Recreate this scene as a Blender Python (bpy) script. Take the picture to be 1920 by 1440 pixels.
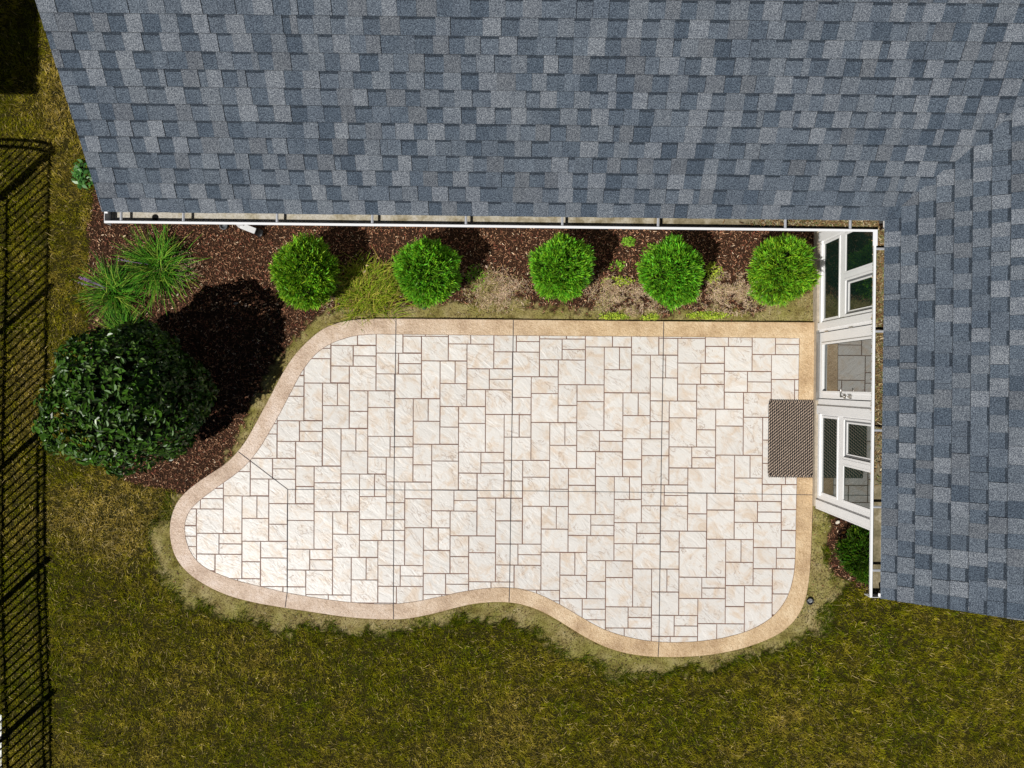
import bpy, math, random
import numpy as np
from mathutils import Vector
from mathutils.geometry import tessellate_polygon

for o in list(bpy.data.objects):
    bpy.data.objects.remove(o)
SC = bpy.context.scene
C = SC.collection
R = math.radians
rng = np.random.default_rng(7)
random.seed(7)

# ------------------------------------------------------------ camera, sky, sun
H = 10.0            # height of the camera above the patio surface (z = 0)
F = 1332.0          # focal length in pixels of the 1920 px wide photograph
cam = bpy.data.cameras.new('camera')
cam.sensor_width = 36.0
cam.lens = 36.0 * F / 1920.0
cam.clip_start = 0.1
cam.clip_end = 2000
cobj = bpy.data.objects.new('camera', cam)
C.objects.link(cobj)
cobj.location = (0, 0, H)
cobj.rotation_euler = (0, 0, 0)
SC.camera = cobj
SC.render.resolution_x = 1024
SC.render.resolution_y = 768

SUN_EL = R(53)
SHX, SHY = 0.737, 0.676          # direction in which shadows fall on the ground
d = Vector((SHX * math.cos(SUN_EL), SHY * math.cos(SUN_EL), -math.sin(SUN_EL)))
sun = bpy.data.lights.new('sun', 'SUN')
sun.energy = 5.0
sun.angle = R(0.53)
sun.color = (1.0, 0.965, 0.91)
sobj = bpy.data.objects.new('sun', sun)
C.objects.link(sobj)
sobj.rotation_euler = d.to_track_quat('-Z', 'Y').to_euler()
sobj.location = (-6, -6, 14)

w = bpy.data.worlds.new('World')
SC.world = w
w.use_nodes = True
nt = w.node_tree
bg = nt.nodes.get('Background') or nt.nodes.new('ShaderNodeBackground')
sky = nt.nodes.new('ShaderNodeTexSky')
sky.sky_type = 'NISHITA'
sky.sun_disc = False
sky.air_density = 0.45
sky.dust_density = 0.1
sky.altitude = 2000
sky.sun_elevation = SUN_EL
sky.sun_rotation = math.atan2(-SHX, -SHY)
nt.links.new(sky.outputs[0], bg.inputs[0])
bg.inputs[1].default_value = 0.05

SC.view_settings.view_transform = 'Standard'
SC.view_settings.look = 'None'
SC.view_settings.exposure = -0.12
SC.view_settings.gamma = 1.0
SC.render.engine = 'CYCLES'
SC.cycles.max_bounces = 6
SC.cycles.diffuse_bounces = 2
SC.cycles.glossy_bounces = 3
SC.cycles.caustics_reflective = False

GZ = -0.05          # ground level


def W(px, py, z=0.0):
    """world point of a photograph pixel for a point known to lie at height z"""
    s = (H - z) / F
    return ((px - 960) * s, (720 - py) * s, z)


# ------------------------------------------------------------ noise on arrays
_tab = rng.random((256, 256))


def vnoise(x, y):
    x = np.asarray(x, float); y = np.asarray(y, float)
    xi = np.floor(x).astype(int); yi = np.floor(y).astype(int)
    fx = x - xi; fy = y - yi
    fx = fx * fx * (3 - 2 * fx); fy = fy * fy * (3 - 2 * fy)
    a = _tab[xi & 255, yi & 255]; b = _tab[(xi + 1) & 255, yi & 255]
    c = _tab[xi & 255, (yi + 1) & 255]; e = _tab[(xi + 1) & 255, (yi + 1) & 255]
    return (a * (1 - fx) + b * fx) * (1 - fy) + (c * (1 - fx) + e * fx) * fy


def fbm(x, y, o=4):
    s = 0; a = 0.5; t = 0
    for k in range(o):
        s = s + a * vnoise(x * 2 ** k + 17.3 * k, y * 2 ** k + 5.1 * k); t += a; a *= 0.55
    return s / t


# ------------------------------------------------------------ materials
def new_mat(name):
    m = bpy.data.materials.new(name)
    m.use_nodes = True
    return m, m.node_tree, m.node_tree.nodes['Principled BSDF']


def N(nt, t, **kw):
    n = nt.nodes.new(t)
    for k, v in kw.items():
        if k.startswith('i_'):
            key = k[2:]
            n.inputs[int(key) if key.isdigit() else key.replace('_', ' ')].default_value = v
        else:
            setattr(n, k, v)
    return n


def noise(nt, scale, detail=3, rough=0.55, vec=None, dist=0.0):
    n = N(nt, 'ShaderNodeTexNoise')
    n.inputs['Scale'].default_value = scale
    n.inputs['Detail'].default_value = detail
    n.inputs['Roughness'].default_value = rough
    n.inputs['Distortion'].default_value = dist
    if vec is not None:
        nt.links.new(vec, n.inputs['Vector'])
    return n


def ramp(nt, fac, stops):
    r = N(nt, 'ShaderNodeValToRGB')
    el = r.color_ramp.elements
    while len(el) < len(stops):
        el.new(0.5)
    for e, (p, c) in zip(el, stops):
        e.position = p
        e.color = (*c, 1) if len(c) == 3 else c
    nt.links.new(fac, r.inputs[0])
    return r


def mix(nt, fac, a, b, typ='MIX'):
    m = N(nt, 'ShaderNodeMix', data_type='RGBA', blend_type=typ)
    for s, v in ((m.inputs[0], fac), (m.inputs[6], a), (m.inputs[7], b)):
        if hasattr(v, 'is_output'):
            nt.links.new(v, s)
        elif isinstance(v, (int, float)):
            s.default_value = v
        else:
            s.default_value = (*v, 1)
    return m.outputs[2]


def math_n(nt, op, a, b=0.0):
    m = N(nt, 'ShaderNodeMath', operation=op)
    for s, v in ((m.inputs[0], a), (m.inputs[1], b)):
        if hasattr(v, 'is_output'):
            nt.links.new(v, s)
        else:
            s.default_value = v
    return m.outputs[0]


def bump(nt, h, strength, dist, p):
    b = N(nt, 'ShaderNodeBump')
    b.inputs['Strength'].default_value = strength
    b.inputs['Distance'].default_value = dist
    nt.links.new(h, b.inputs['Height'])
    nt.links.new(b.outputs[0], p.inputs['Normal'])
    return b


def coords(nt):
    g = N(nt, 'ShaderNodeNewGeometry')
    return g.outputs['Position']


def mat_attr(name, rough=0.7, spec=0.3, trans=0.0, var=0.25, vscale=60):
    """colour from the mesh's own per-blade colour, slightly mottled"""
    m, nt, p = new_mat(name)
    a = N(nt, 'ShaderNodeAttribute', attribute_name='Col')
    n = noise(nt, vscale, 2, vec=coords(nt))
    r = ramp(nt, n.outputs[0], [(0.3, (1 - var,) * 3), (0.7, (1 + var,) * 3)])
    col = mix(nt, 1.0, a.outputs[0], r.outputs[0], 'MULTIPLY')
    nt.links.new(col, p.inputs['Base Color'])
    p.inputs['Roughness'].default_value = rough
    p.inputs['Specular IOR Level'].default_value = spec
    if trans > 0:
        t = N(nt, 'ShaderNodeBsdfTranslucent')
        nt.links.new(col, t.inputs[0])
        ms = N(nt, 'ShaderNodeMixShader')
        ms.inputs[0].default_value = trans
        nt.links.new(p.outputs[0], ms.inputs[1])
        nt.links.new(t.outputs[0], ms.inputs[2])
        nt.links.new(ms.outputs[0], nt.nodes['Material Output'].inputs[0])
    return m


def mat_plain(name, col, rough=0.6, spec=0.4, metal=0.0, var=0.06, vscale=8, bmp=0.0):
    m, nt, p = new_mat(name)
    n = noise(nt, vscale, 4, vec=coords(nt))
    r = ramp(nt, n.outputs[0], [(0.3, tuple(c * (1 - var) for c in col)), (0.7, tuple(c * (1 + var) for c in col))])
    nt.links.new(r.outputs[0], p.inputs['Base Color'])
    p.inputs['Roughness'].default_value = rough
    p.inputs['Specular IOR Level'].default_value = spec
    p.inputs['Metallic'].default_value = metal
    if bmp:
        n2 = noise(nt, 90, 3, vec=coords(nt))
        bump(nt, n2.outputs[0], bmp, 0.004, p)
    return m


# ------------------------------------------------------------ object helpers
def tag(o, label=None, cat=None, group=None, kind=None):
    if label: o['label'] = label
    if cat: o['category'] = cat
    if group: o['group'] = group
    if kind: o['kind'] = kind
    return o


def thing(name, loc, label, cat, group=None):
    o = bpy.data.objects.new(name, None)
    C.objects.link(o)
    o.location = loc
    o.empty_display_size = 0.1
    return tag(o, label, cat, group)


def origin(o):
    """world location of an object of this script (translations only)"""
    v = Vector((0, 0, 0))
    while o is not None:
        v += Vector(o.location); o = o.parent
    return v


def link_mesh(name, me, mat, parent=None, smooth=False, loc=None):
    if mat is not None:
        me.materials.append(mat)
    if smooth:
        me.polygons.foreach_set('use_smooth', [True] * len(me.polygons))
    ob = bpy.data.objects.new(name, me)
    C.objects.link(ob)
    off = Vector((0, 0, 0))
    if parent is not None:
        ob.parent = parent
        off = origin(parent)
    elif loc is not None:
        ob.location = loc
        off = Vector(loc)
    if off.length > 0:
        n = len(me.vertices)
        co = np.empty(n * 3, np.float32); me.vertices.foreach_get('co', co)
        co = co.reshape(-1, 3) - np.array(off, np.float32)
        me.vertices.foreach_set('co', co.ravel()); me.update()
    return ob


def np_mesh(name, V, k, cols=None, faces=None):
    """V (n,3) world vertices; every face k consecutive vertices unless faces (m,k) is given"""
    V = np.asarray(V, np.float32)
    me = bpy.data.meshes.new(name)
    if faces is None:
        faces = np.arange(len(V), dtype=np.int32).reshape(-1, k)
    faces = np.asarray(faces, np.int32)
    me.vertices.add(len(V)); me.vertices.foreach_set('co', V.ravel())
    me.loops.add(faces.size); me.loops.foreach_set('vertex_index', faces.ravel())
    me.polygons.add(len(faces))
    me.polygons.foreach_set('loop_start', np.arange(0, faces.size, k, dtype=np.int32))
    me.update(calc_edges=True)
    if cols is not None:
        a = me.color_attributes.new('Col', 'FLOAT_COLOR', 'POINT')
        c = np.ones((len(V), 4), np.float32); c[:, :3] = cols
        a.data.foreach_set('color', c.ravel())
    return me


class MB:
    """collects boxes, bars, tubes and polygons into one mesh"""
    def __init__(s):
        s.v = []; s.f = []; s.c = []; s.col = (1, 1, 1)

    def add(s, vs, fs):
        b = len(s.v)
        s.v += [tuple(v) for v in vs]
        s.f += [tuple(i + b for i in f) for f in fs]
        s.c += [s.col] * len(vs)

    def box(s, a, b, T=None):
        x0, y0, z0 = a; x1, y1, z1 = b
        vs = [(x0, y0, z0), (x1, y0, z0), (x1, y1, z0), (x0, y1, z0), (x0, y0, z1), (x1, y0, z1), (x1, y1, z1), (x0, y1, z1)]
        if T: vs = [T(*v) for v in vs]
        s.add(vs, [(3, 2, 1, 0), (4, 5, 6, 7), (0, 1, 5, 4), (1, 2, 6, 5), (2, 3, 7, 6), (3, 0, 4, 7)])

    def bar(s, p, q, wd, ht, up=(0, 0, 1)):
        p = Vector(p); q = Vector(q); dr = (q - p).normalized()
        up = Vector(up)
        if abs(dr.dot(up)) > 0.98: up = Vector((1, 0, 0))
        sd = dr.cross(up).normalized() * wd / 2
        u = sd.cross(dr).normalized() * ht / 2
        vs = [p - sd - u, p + sd - u, p + sd + u, p - sd + u, q - sd - u, q + sd - u, q + sd + u, q - sd + u]
        s.add(vs, [(0, 1, 2, 3), (7, 6, 5, 4), (0, 4, 5, 1), (1, 5, 6, 2), (2, 6, 7, 3), (3, 7, 4, 0)])

    def tube(s, pts, rad, n=10, cap=True):
        rings = []
        m = len(pts)
        rad = [rad] * m if isinstance(rad, (int, float)) else rad
        vs = []; fs = []
        for i, p in enumerate(pts):
            p = Vector(p)
            a = Vector(pts[max(i - 1, 0)]); b = Vector(pts[min(i + 1, m - 1)])
            dr = (b - a).normalized()
            t = Vector((0, 0, 1)) if abs(dr.z) < 0.9 else Vector((1, 0, 0))
            x = dr.cross(t).normalized(); y = dr.cross(x)
            for k in range(n):
                g = 2 * math.pi * k / n
                vs.append(p + (x * math.cos(g) + y * math.sin(g)) * rad[i])
        for i in range(m - 1):
            for k in range(n):
                k2 = (k + 1) % n
                fs.append((i * n + k, i * n + k2, (i + 1) * n + k2, (i + 1) * n + k))
        if cap:
            fs.append(tuple(range(n)))
            fs.append(tuple((m - 1) * n + k for k in reversed(range(n))))
        s.add(vs, fs)

    def build(s, name, mat, parent=None, smooth=False, loc=None, cols=False, bevel=0.0):
        me = bpy.data.meshes.new(name)
        me.from_pydata(s.v, [], s.f)
        me.update()
        if cols:
            a = me.color_attributes.new('Col', 'FLOAT_COLOR', 'POINT')
            c = np.ones((len(s.v), 4), np.float32); c[:, :3] = s.c
            a.data.foreach_set('color', c.ravel())
        ob = link_mesh(name, me, mat, parent, smooth, loc)
        if bevel:
            b = ob.modifiers.new('b', 'BEVEL'); b.width = bevel; b.segments = 2; b.limit_method = 'ANGLE'
        return ob


# ------------------------------------------------------------ patio outlines (traced on the slab's plane)
OUT = [(1529, 604), (1242, 602), (962, 599), (742, 597), (690, 597.5), (655, 600), (625, 607), (600, 619), (579.6, 637), (558.7, 657), (540, 682.5), (523, 711),
       (506.7, 743), (490, 774), (473, 805), (459, 830), (446, 846), (427.5, 866), (402.5, 883), (377.5, 899), (352.5, 918), (331, 941),
       (319, 975), (318, 1008), (328, 1045), (350, 1073), (379, 1094), (417, 1113), (467, 1128), (533, 1140), (583, 1147.5), (640, 1156),
       (690.6, 1160.6), (737.5, 1162), (769, 1159.7), (812.5, 1151), (850, 1141), (880, 1133.6), (914.7, 1129.6), (954, 1129.3), (986.6, 1135.4),
       (1019, 1148), (1051, 1166), (1094, 1193), (1137.5, 1214.5), (1173, 1225), (1209, 1230.6), (1245, 1232.4), (1299, 1231.4), (1353, 1225),
       (1407, 1212), (1454, 1193), (1482.5, 1173), (1504, 1144), (1513, 1115.6), (1518.4, 1079.7), (1521, 1044), (1523, 990), (1524.5, 947)]
INN = [(1499.5, 634), (1400, 632.6), (1242, 631), (962, 628.6), (742, 626.5), (704.6, 625.8), (665, 628.8), (640, 635.6), (620, 643.5), (600, 655), (583, 672),
       (569, 691), (561, 704), (540, 745), (519, 784.6), (502.5, 813.8), (486, 841), (473, 858), (452.5, 880), (419, 904.4), (396, 921),
       (371, 940), (352.5, 959), (345, 982.5), (346, 1003), (352.5, 1028), (365, 1049), (381.7, 1063.8), (402.5, 1074), (429.6, 1084.5), (452.5, 1091),
       (488, 1100), (527.5, 1109.6), (573, 1118), (631.7, 1127), (665, 1130.4), (706.7, 1133), (740, 1133), (781.7, 1128), (813, 1121.5), (848, 1113.8),
       (881.7, 1107), (917, 1103), (948, 1101.6), (975, 1103.8), (1000, 1110), (1021, 1119), (1048, 1132.5), (1073, 1147.5), (1094, 1160), (1115, 1172),
       (1140, 1184), (1186, 1197), (1223, 1203), (1265, 1205), (1306.7, 1203), (1348, 1198), (1394, 1186.7), (1421, 1175), (1446, 1159.6), (1467, 1137),
       (1479.6, 1113.8), (1487.5, 1087), (1490.4, 1066), (1491.7, 1045), (1492.5, 996), (1494, 927)]


def smooth_line(P, step=5.0, it=14):
    P = np.array(P, float)
    q = []
    for i in range(len(P) - 1):
        p0 = P[max(i - 1, 0)]; p1 = P[i]; p2 = P[i + 1]; p3 = P[min(i + 2, len(P) - 1)]
        n = max(2, int(np.linalg.norm(p2 - p1) / 2))
        for t in np.arange(n) / n:
            q.append(0.5 * ((2 * p1) + (-p0 + p2) * t + (2 * p0 - 5 * p1 + 4 * p2 - p3) * t * t + (-p0 + 3 * p1 - 3 * p2 + p3) * t ** 3))
    q.append(P[-1]); q = np.array(q)
    L = np.r_[0, np.cumsum(np.linalg.norm(np.diff(q, axis=0), axis=1))]
    n = int(L[-1] / step)
    t = np.linspace(0, L[-1], n)
    r = np.c_[np.interp(t, L, q[:, 0]), np.interp(t, L, q[:, 1])]
    for _ in range(it):
        r[1:-1] = r[1:-1] * 0.5 + (r[:-2] + r[2:]) * 0.25
    return r


out_px = smooth_line(OUT)
inn_px = smooth_line(INN)


def inside(poly, x, y):
    x = np.asarray(x, float); y = np.asarray(y, float)
    r = np.zeros(x.shape, bool)
    n = len(poly)
    for i in range(n):
        x1, y1 = poly[i]; x2, y2 = poly[(i + 1) % n]
        if y1 == y2: continue
        c = ((y1 > y) != (y2 > y)) & (x < (x2 - x1) * (y - y1) / (y2 - y1) + x1)
        r ^= c
    return r


# ------------------------------------------------------------ ground with its soils
gx = np.arange(-10.5, 10.5001, 0.03); gy = np.arange(-8.0, 8.0001, 0.03)
GX, GY = np.meshgrid(gx, gy)
PX = 960 + GX * F / H; PY = 720 - GY * F / H
wx = (fbm(GX * 2.3, GY * 2.3) - 0.5) * 60; wy = (fbm(GX * 2.3 + 40, GY * 2.3 + 9) - 0.5) * 60
fx = (vnoise(GX * 14, GY * 14) - 0.5) * 12; fy = (vnoise(GX * 14 + 31, GY * 14 + 7) - 0.5) * 12
QX = PX + wx * 0.45 + fx; QY = PY + wy * 0.45 + fy
dist = np.full(GX.shape, 1e9)
for i in range(0, len(out_px), 3):
    dist = np.minimum(dist, (PX - out_px[i, 0]) ** 2 + (PY - out_px[i, 1]) ** 2)
dist = np.sqrt(dist)
in_patio = inside(out_px, PX, PY)
BED = [(190, 200), (182, 330), (162, 420), (164, 640), (172, 740), (205, 850), (235, 905), (330, 925), (420, 960), (700, 900), (1560, 900), (1560, 100), (190, 100)]
BED2 = [(1566, 950), (1552, 1020), (1552, 1060), (1575, 1090), (1640, 1112), (1900, 1112), (1900, 850), (1540, 850)]
mulch = inside(BED, PX + wx * 0.12 + fx * 0.5, PY + wy * 0.12) | inside(BED2, QX, QY)
low = PY > 930
wl = np.interp(PX, [280, 330, 420, 540, 640, 800, 950, 1060, 1150, 1220, 1300, 1420, 1500, 1560], [50, 58, 52, 46, 34, 30, 44, 60, 52, 44, 32, 30, 42, 70])
wt = np.interp(PX, [420, 480, 600, 700, 800, 900, 1000, 1150, 1260, 1400, 1530], [10, 22, 26, 26, 30, 36, 26, 16, 18, 24, 40])
wl = np.where((PX < 345) & (PY < 980), 18, wl)
wid = np.where(low, wl * 0.86, wt)
dn = dist + (fbm(GX * 5, GY * 5) - 0.5) * 42 + (vnoise(GX * 22, GY * 22) - .5) * 22
dirt = (dn < wid) & ~((PY < 930) & (PX < 420))
dirt &= ~inside(BED2, QX, QY)
dirt |= (PX > 1524) & (PX < 1550 + wx * .3) & (PY > 940) & (PY < 1110)
dirt |= inside([(1440, 560), (1535, 540), (1535, 605), (1440, 605)], QX, QY)
grass = ~mulch & ~dirt & ~in_patio
lawn_only = grass.copy()
M_m = (mulch & ~dirt).astype(float); M_d = dirt.astype(float); M_g = grass.astype(float)


def blur(a, it=1):
    for _ in range(it):
        a = (a + np.roll(a, 1, 0) + np.roll(a, -1, 0) + np.roll(a, 1, 1) + np.roll(a, -1, 1)) / 5
    return a


GZZ = GZ + (fbm(GX * 1.3, GY * 1.3) - 0.5) * 0.03 + (vnoise(GX * 9, GY * 9) - 0.5) * 0.012 * (0.4 + M_m)
GZZ = np.where(dist < 9, np.minimum(GZZ, GZ + 0.004), GZZ)
GZZ = np.where(in_patio, GZ - 0.06, GZZ)


def lookup(A, x, y):
    i = np.clip(np.rint((y - gy[0]) / 0.03).astype(int), 0, len(gy) - 1)
    j = np.clip(np.rint((x - gx[0]) / 0.03).astype(int), 0, len(gx) - 1)
    return A[i, j]


def gz(x, y):
    return lookup(GZZ, np.asarray(x, float), np.asarray(y, float))


mask = np.stack([blur(M_m), M_d * 0.6 + blur(M_d) * 0.4, M_g], -1)
ny, nx = GX.shape
idx = np.arange(ny * nx).reshape(ny, nx)
faces = np.stack([idx[:-1, :-1], idx[:-1, 1:], idx[1:, 1:], idx[1:, :-1]], -1).reshape(-1, 4)
V = np.stack([GX, GY, GZZ], -1).reshape(-1, 3)
# ring that carries the ground out to the horizon
me = np_mesh('ground', V, 4, mask.reshape(-1, 3), faces)

m, nt, p = new_mat('ground_soil')
pos = coords(nt)
att = N(nt, 'ShaderNodeAttribute', attribute_name='Col')
sep = N(nt, 'ShaderNodeSeparateColor'); nt.links.new(att.outputs[0], sep.inputs[0])
n1 = noise(nt, 6, 6, 0.6, pos); n2 = noise(nt, 55, 5, 0.7, pos); n3 = noise(nt, 2.2, 4, 0.6, pos)
lawn = ramp(nt, n2.outputs[0], [(0.3, (0.010, 0.009, 0.002)), (0.55, (0.030, 0.026, 0.005)), (0.75, (0.09, 0.07, 0.018))])
dr1 = ramp(nt, n1.outputs[0], [(0.32, (0.18, 0.14, 0.05)), (0.5, (0.29, 0.24, 0.10)), (0.7, (0.38, 0.32, 0.165))])
dr2 = ramp(nt, n2.outputs[0], [(0.37, (0.30, 0.25, 0.18)), (0.48, (0.95, 0.95, 0.95)), (0.70, (1.3, 1.27, 1.2))])
dcol = mix(nt, 1.0, dr1.outputs[0], dr2.outputs[0], 'MULTIPLY')
ms_ = ramp(nt, n3.outputs[0], [(0.42, (0, 0, 0)), (0.62, (1, 1, 1))])
dcol = mix(nt, ms_.outputs[0], dcol, mix(nt, 1.0, dcol, (0.78, 0.86, 0.55), 'MULTIPLY'))
mu = ramp(nt, n2.outputs[0], [(0.32, (0.012, 0.006, 0.004)), (0.55, (0.045, 0.022, 0.012)), (0.75, (0.13, 0.07, 0.04))])
c1 = mix(nt, sep.outputs[0], lawn.outputs[0], mu.outputs[0])
c2 = mix(nt, sep.outputs[1], c1, dcol)
nt.links.new(c2, p.inputs['Base Color'])
p.inputs['Roughness'].default_value = 0.95
p.inputs['Specular IOR Level'].default_value = 0.1
hh = math_n(nt, 'ADD', n1.outputs[0], n2.outputs[0])
bump(nt, hh, 0.7, 0.02, p)
MAT_GROUND = m
g = link_mesh('ground', me, m)
tag(g, kind='structure')
# far ground, just below the detailed sheet's rim
mb = MB()
zf = GZ - 0.02
mb.add([(-600, -600, zf), (600, -600, zf), (600, -7.98, zf), (-600, -7.98, zf)], [(0, 1, 2, 3)])
mb.add([(-600, 7.98, zf), (600, 7.98, zf), (600, 600, zf), (-600, 600, zf)], [(0, 1, 2, 3)])
mb.add([(-600, -7.98, zf), (-10.48, -7.98, zf), (-10.48, 7.98, zf), (-600, 7.98, zf)], [(0, 1, 2, 3)])
mb.add([(10.48, -7.98, zf), (600, -7.98, zf), (600, 7.98, zf), (10.48, 7.98, zf)], [(0, 1, 2, 3)])
tag(mb.build('lawn', mat_plain('far_lawn', (0.075, 0.065, 0.014), 0.95, 0.1, var=0.4, vscale=3)), kind='structure')


# ------------------------------------------------------------ patio
def to_world(P, z=0.0):
    return [W(a, b, z) for a, b in P]


def offset_poly(P, dd):
    P = np.array(P, float)
    t = np.roll(P, -1, 0) - np.roll(P, 1, 0)
    t /= np.linalg.norm(t, axis=1)[:, None] + 1e-9
    n = np.c_[-t[:, 1], t[:, 0]]
    return P + n * dd


m, nt, p = new_mat('grout_recess')
n = noise(nt, 20, 4, vec=coords(nt))
r = ramp(nt, n.outputs[0], [(0.3, (0.10, 0.048, 0.03)), (0.7, (0.22, 0.115, 0.08))])
nt.links.new(r.outputs[0], p.inputs['Base Color']); p.inputs['Roughness'].default_value = 0.6
M_GROUT = m

# border concrete: tan, brushed with brown release powder, sealed
m, nt, p = new_mat('border_concrete')
pos = coords(nt)
n1 = noise(nt, 2.6, 6, 0.65, pos); n2 = noise(nt, 24, 5, 0.65, pos); n3 = noise(nt, 55, 4, 0.6, pos, 0.8)
c = ramp(nt, n1.outputs[0], [(0.34, (0.42, 0.29, 0.175)), (0.5, (0.57, 0.42, 0.27)), (0.66, (0.68, 0.54, 0.385))])
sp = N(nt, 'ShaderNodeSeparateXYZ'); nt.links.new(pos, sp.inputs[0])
side = ramp(nt, math_n(nt, 'ADD', math_n(nt, 'MULTIPLY', sp.outputs[0], 0.1), 0.5), [(0.0, (1.12, 1.17, 1.42)), (0.30, (1.03, 1.07, 1.25)), (0.62, (1.05, 1.02, 0.92))])  # paler toward the left: sun sheen put into the colour
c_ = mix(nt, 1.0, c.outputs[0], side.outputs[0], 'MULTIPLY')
s2 = ramp(nt, n2.outputs[0], [(0.3, (0.86, 0.80, 0.72)), (0.5, (1, 1, 1)), (0.7, (1.08, 1.07, 1.05))])
c_ = mix(nt, 1.0, c_, s2.outputs[0], 'MULTIPLY')
fl = ramp(nt, n3.outputs[0], [(0.30, (0.42, 0.29, 0.20)), (0.37, (1, 1, 1))])
c_ = mix(nt, 0.8, c_, fl.outputs[0], 'MULTIPLY')
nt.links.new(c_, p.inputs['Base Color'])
p.inputs['Roughness'].default_value = 0.33
bump(nt, math_n(nt, 'ADD', n2.outputs[0], math_n(nt, 'MULTIPLY', n3.outputs[0], 0.7)), 0.85, 0.016, p)
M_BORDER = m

# stamped stones: off-white with tan veins, diagonal slate ridges
m, nt, p = new_mat('stamped_stone')
pos = coords(nt)
att = N(nt, 'ShaderNodeAttribute', attribute_name='Col')
vm = N(nt, 'ShaderNodeVectorMath', operation='MULTIPLY_ADD')
nt.links.new(att.outputs[1] if False else att.outputs[0], vm.inputs[0])
vm.inputs[1].default_value = (37, 53, 0); nt.links.new(pos, vm.inputs[2])
mp0 = N(nt, 'ShaderNodeMapping'); mp0.inputs['Rotation'].default_value = (0, 0, R(40))
nt.links.new(vm.outputs[0], mp0.inputs[0])
mp = N(nt, 'ShaderNodeMapping'); mp.inputs['Scale'].default_value = (0.45, 1.0, 1)
nt.links.new(mp0.outputs[0], mp.inputs[0])
a1 = noise(nt, 6.5, 4, 0.55, mp.outputs[0], 1.3)
a2 = noise(nt, 4.6, 5, 0.62, vm.outputs[0], 0.9)
a3 = noise(nt, 40, 4, 0.6, mp.outputs[0], 0.4)
a4 = noise(nt, 0.55, 3, 0.5, pos)
a5 = noise(nt, 3.2, 3, 0.5, vm.outputs[0], 0.5)
a6 = noise(nt, 90, 2, 0.5, pos)
base = ramp(nt, a4.outputs[0], [(0.35, (0.665, 0.645, 0.615)), (0.65, (0.725, 0.70, 0.665))])
blot = ramp(nt, a2.outputs[0], [(0.47, (0, 0, 0)), (0.68, (1, 1, 1))])
vein = ramp(nt, a1.outputs[0], [(0.465, (0, 0, 0)), (0.495, (1, 1, 1)), (0.515, (0, 0, 0))])
vmask = ramp(nt, a5.outputs[0], [(0.49, (0, 0, 0)), (0.62, (1, 1, 1))])
bf = math_n(nt, 'MULTIPLY', blot.outputs[0], 0.62)
cc = mix(nt, bf, base.outputs[0], (0.60, 0.45, 0.31))
vf = math_n(nt, 'MULTIPLY', math_n(nt, 'MULTIPLY', vein.outputs[0], vmask.outputs[0]), 0.62)
cc = mix(nt, vf, cc, (0.30, 0.19, 0.12))
spk = ramp(nt, a6.outputs[0], [(0.24, (0.5, 0.4, 0.32)), (0.30, (1, 1, 1))])
cc = mix(nt, 0.7, cc, spk.outputs[0], 'MULTIPLY')
sepc = N(nt, 'ShaderNodeSeparateColor'); nt.links.new(att.outputs[0], sepc.inputs[0])
tint = ramp(nt, sepc.outputs[2], [(0, (0.965, 0.955, 0.945)), (1, (1.03, 1.025, 1.02))])
cc = mix(nt, 1.0, cc, tint.outputs[0], 'MULTIPLY')
nt.links.new(cc, p.inputs['Base Color'])
rr = ramp(nt, a3.outputs[0], [(0.3, (0.27,) * 3), (0.7, (0.44,) * 3)])
nt.links.new(rr.outputs[0], p.inputs['Roughness'])
p.inputs['Specular IOR Level'].default_value = 0.38
# relief: flat terraces that break along the veins, with faint tooling between
ter = ramp(nt, a1.outputs[0], [(0.40, (0, 0, 0)), (0.43, (.3, .3, .3)), (0.485, (.35, .35, .35)), (0.50, (.75, .75, .75)), (0.57, (.78, .78, .78)), (0.59, (1, 1, 1))])
hsum = math_n(nt, 'ADD', math_n(nt, 'MULTIPLY', ter.outputs[0], 0.55), math_n(nt, 'MULTIPLY', a3.outputs[0], 0.45))
bump(nt, hsum, 0.48, 0.012, p)
M_STONE = m
M_CUT = mat_plain('saw_cut', (0.06, 0.055, 0.06), 0.8, 0.2)

# slab body (parent) : recess floor just under the stones, sides down into the ground
outw = [Vector(v) for v in to_world(out_px)]
innw = [Vector(v) for v in to_world(inn_px)]
mb = MB()
pts = [(v.x, v.y, -0.005) for v in innw]
tris = tessellate_polygon([[Vector(v) for v in pts]])
# floor slightly larger than the inner outline
big = [(*v[:2], -0.005) for v in to_world(offset_poly(inn_px, -0.0))]
mb.add(big, [tuple(t) for t in tris])
patio = mb.build('patio', M_GROUT, loc=(0.4, -1.4, 0))
tag(patio, kind='structure')

mb = MB()
ins = offset_poly(out_px, 0.9)
if not inside(out_px, np.array([ins[len(ins) // 2][0]]), np.array([ins[len(ins) // 2][1]]))[0]:
    ins = offset_poly(out_px, -0.9)
i0 = to_world(inn_px); i1 = to_world(ins); o1 = [W(a, b) for a, b in out_px]
ring = tessellate_polygon([[Vector(v) for v in i1], [Vector(v) for v in i0]])
mb.add(i1 + i0, [tuple(t) for t in ring])
n = len(i1)
o2 = [(x, y, -0.008) for x, y, z in o1]; o3 = [(x, y, -0.14) for x, y, z in o1]
mb.add(i1 + o2 + o3, [(k, (k + 1) % n, n + (k + 1) % n, n + k) for k in range(n)] + [(n + k, n + (k + 1) % n, 2 * n + (k + 1) % n, 2 * n + k) for k in range(n)])
k0 = len(i0)
mb.add(i0 + [(x, y, -0.006) for x, y, z in i0], [(k, (k + 1) % k0, k0 + (k + 1) % k0, k0 + k) for k in range(k0)])
mb.build('border', M_BORDER, patio)

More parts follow.
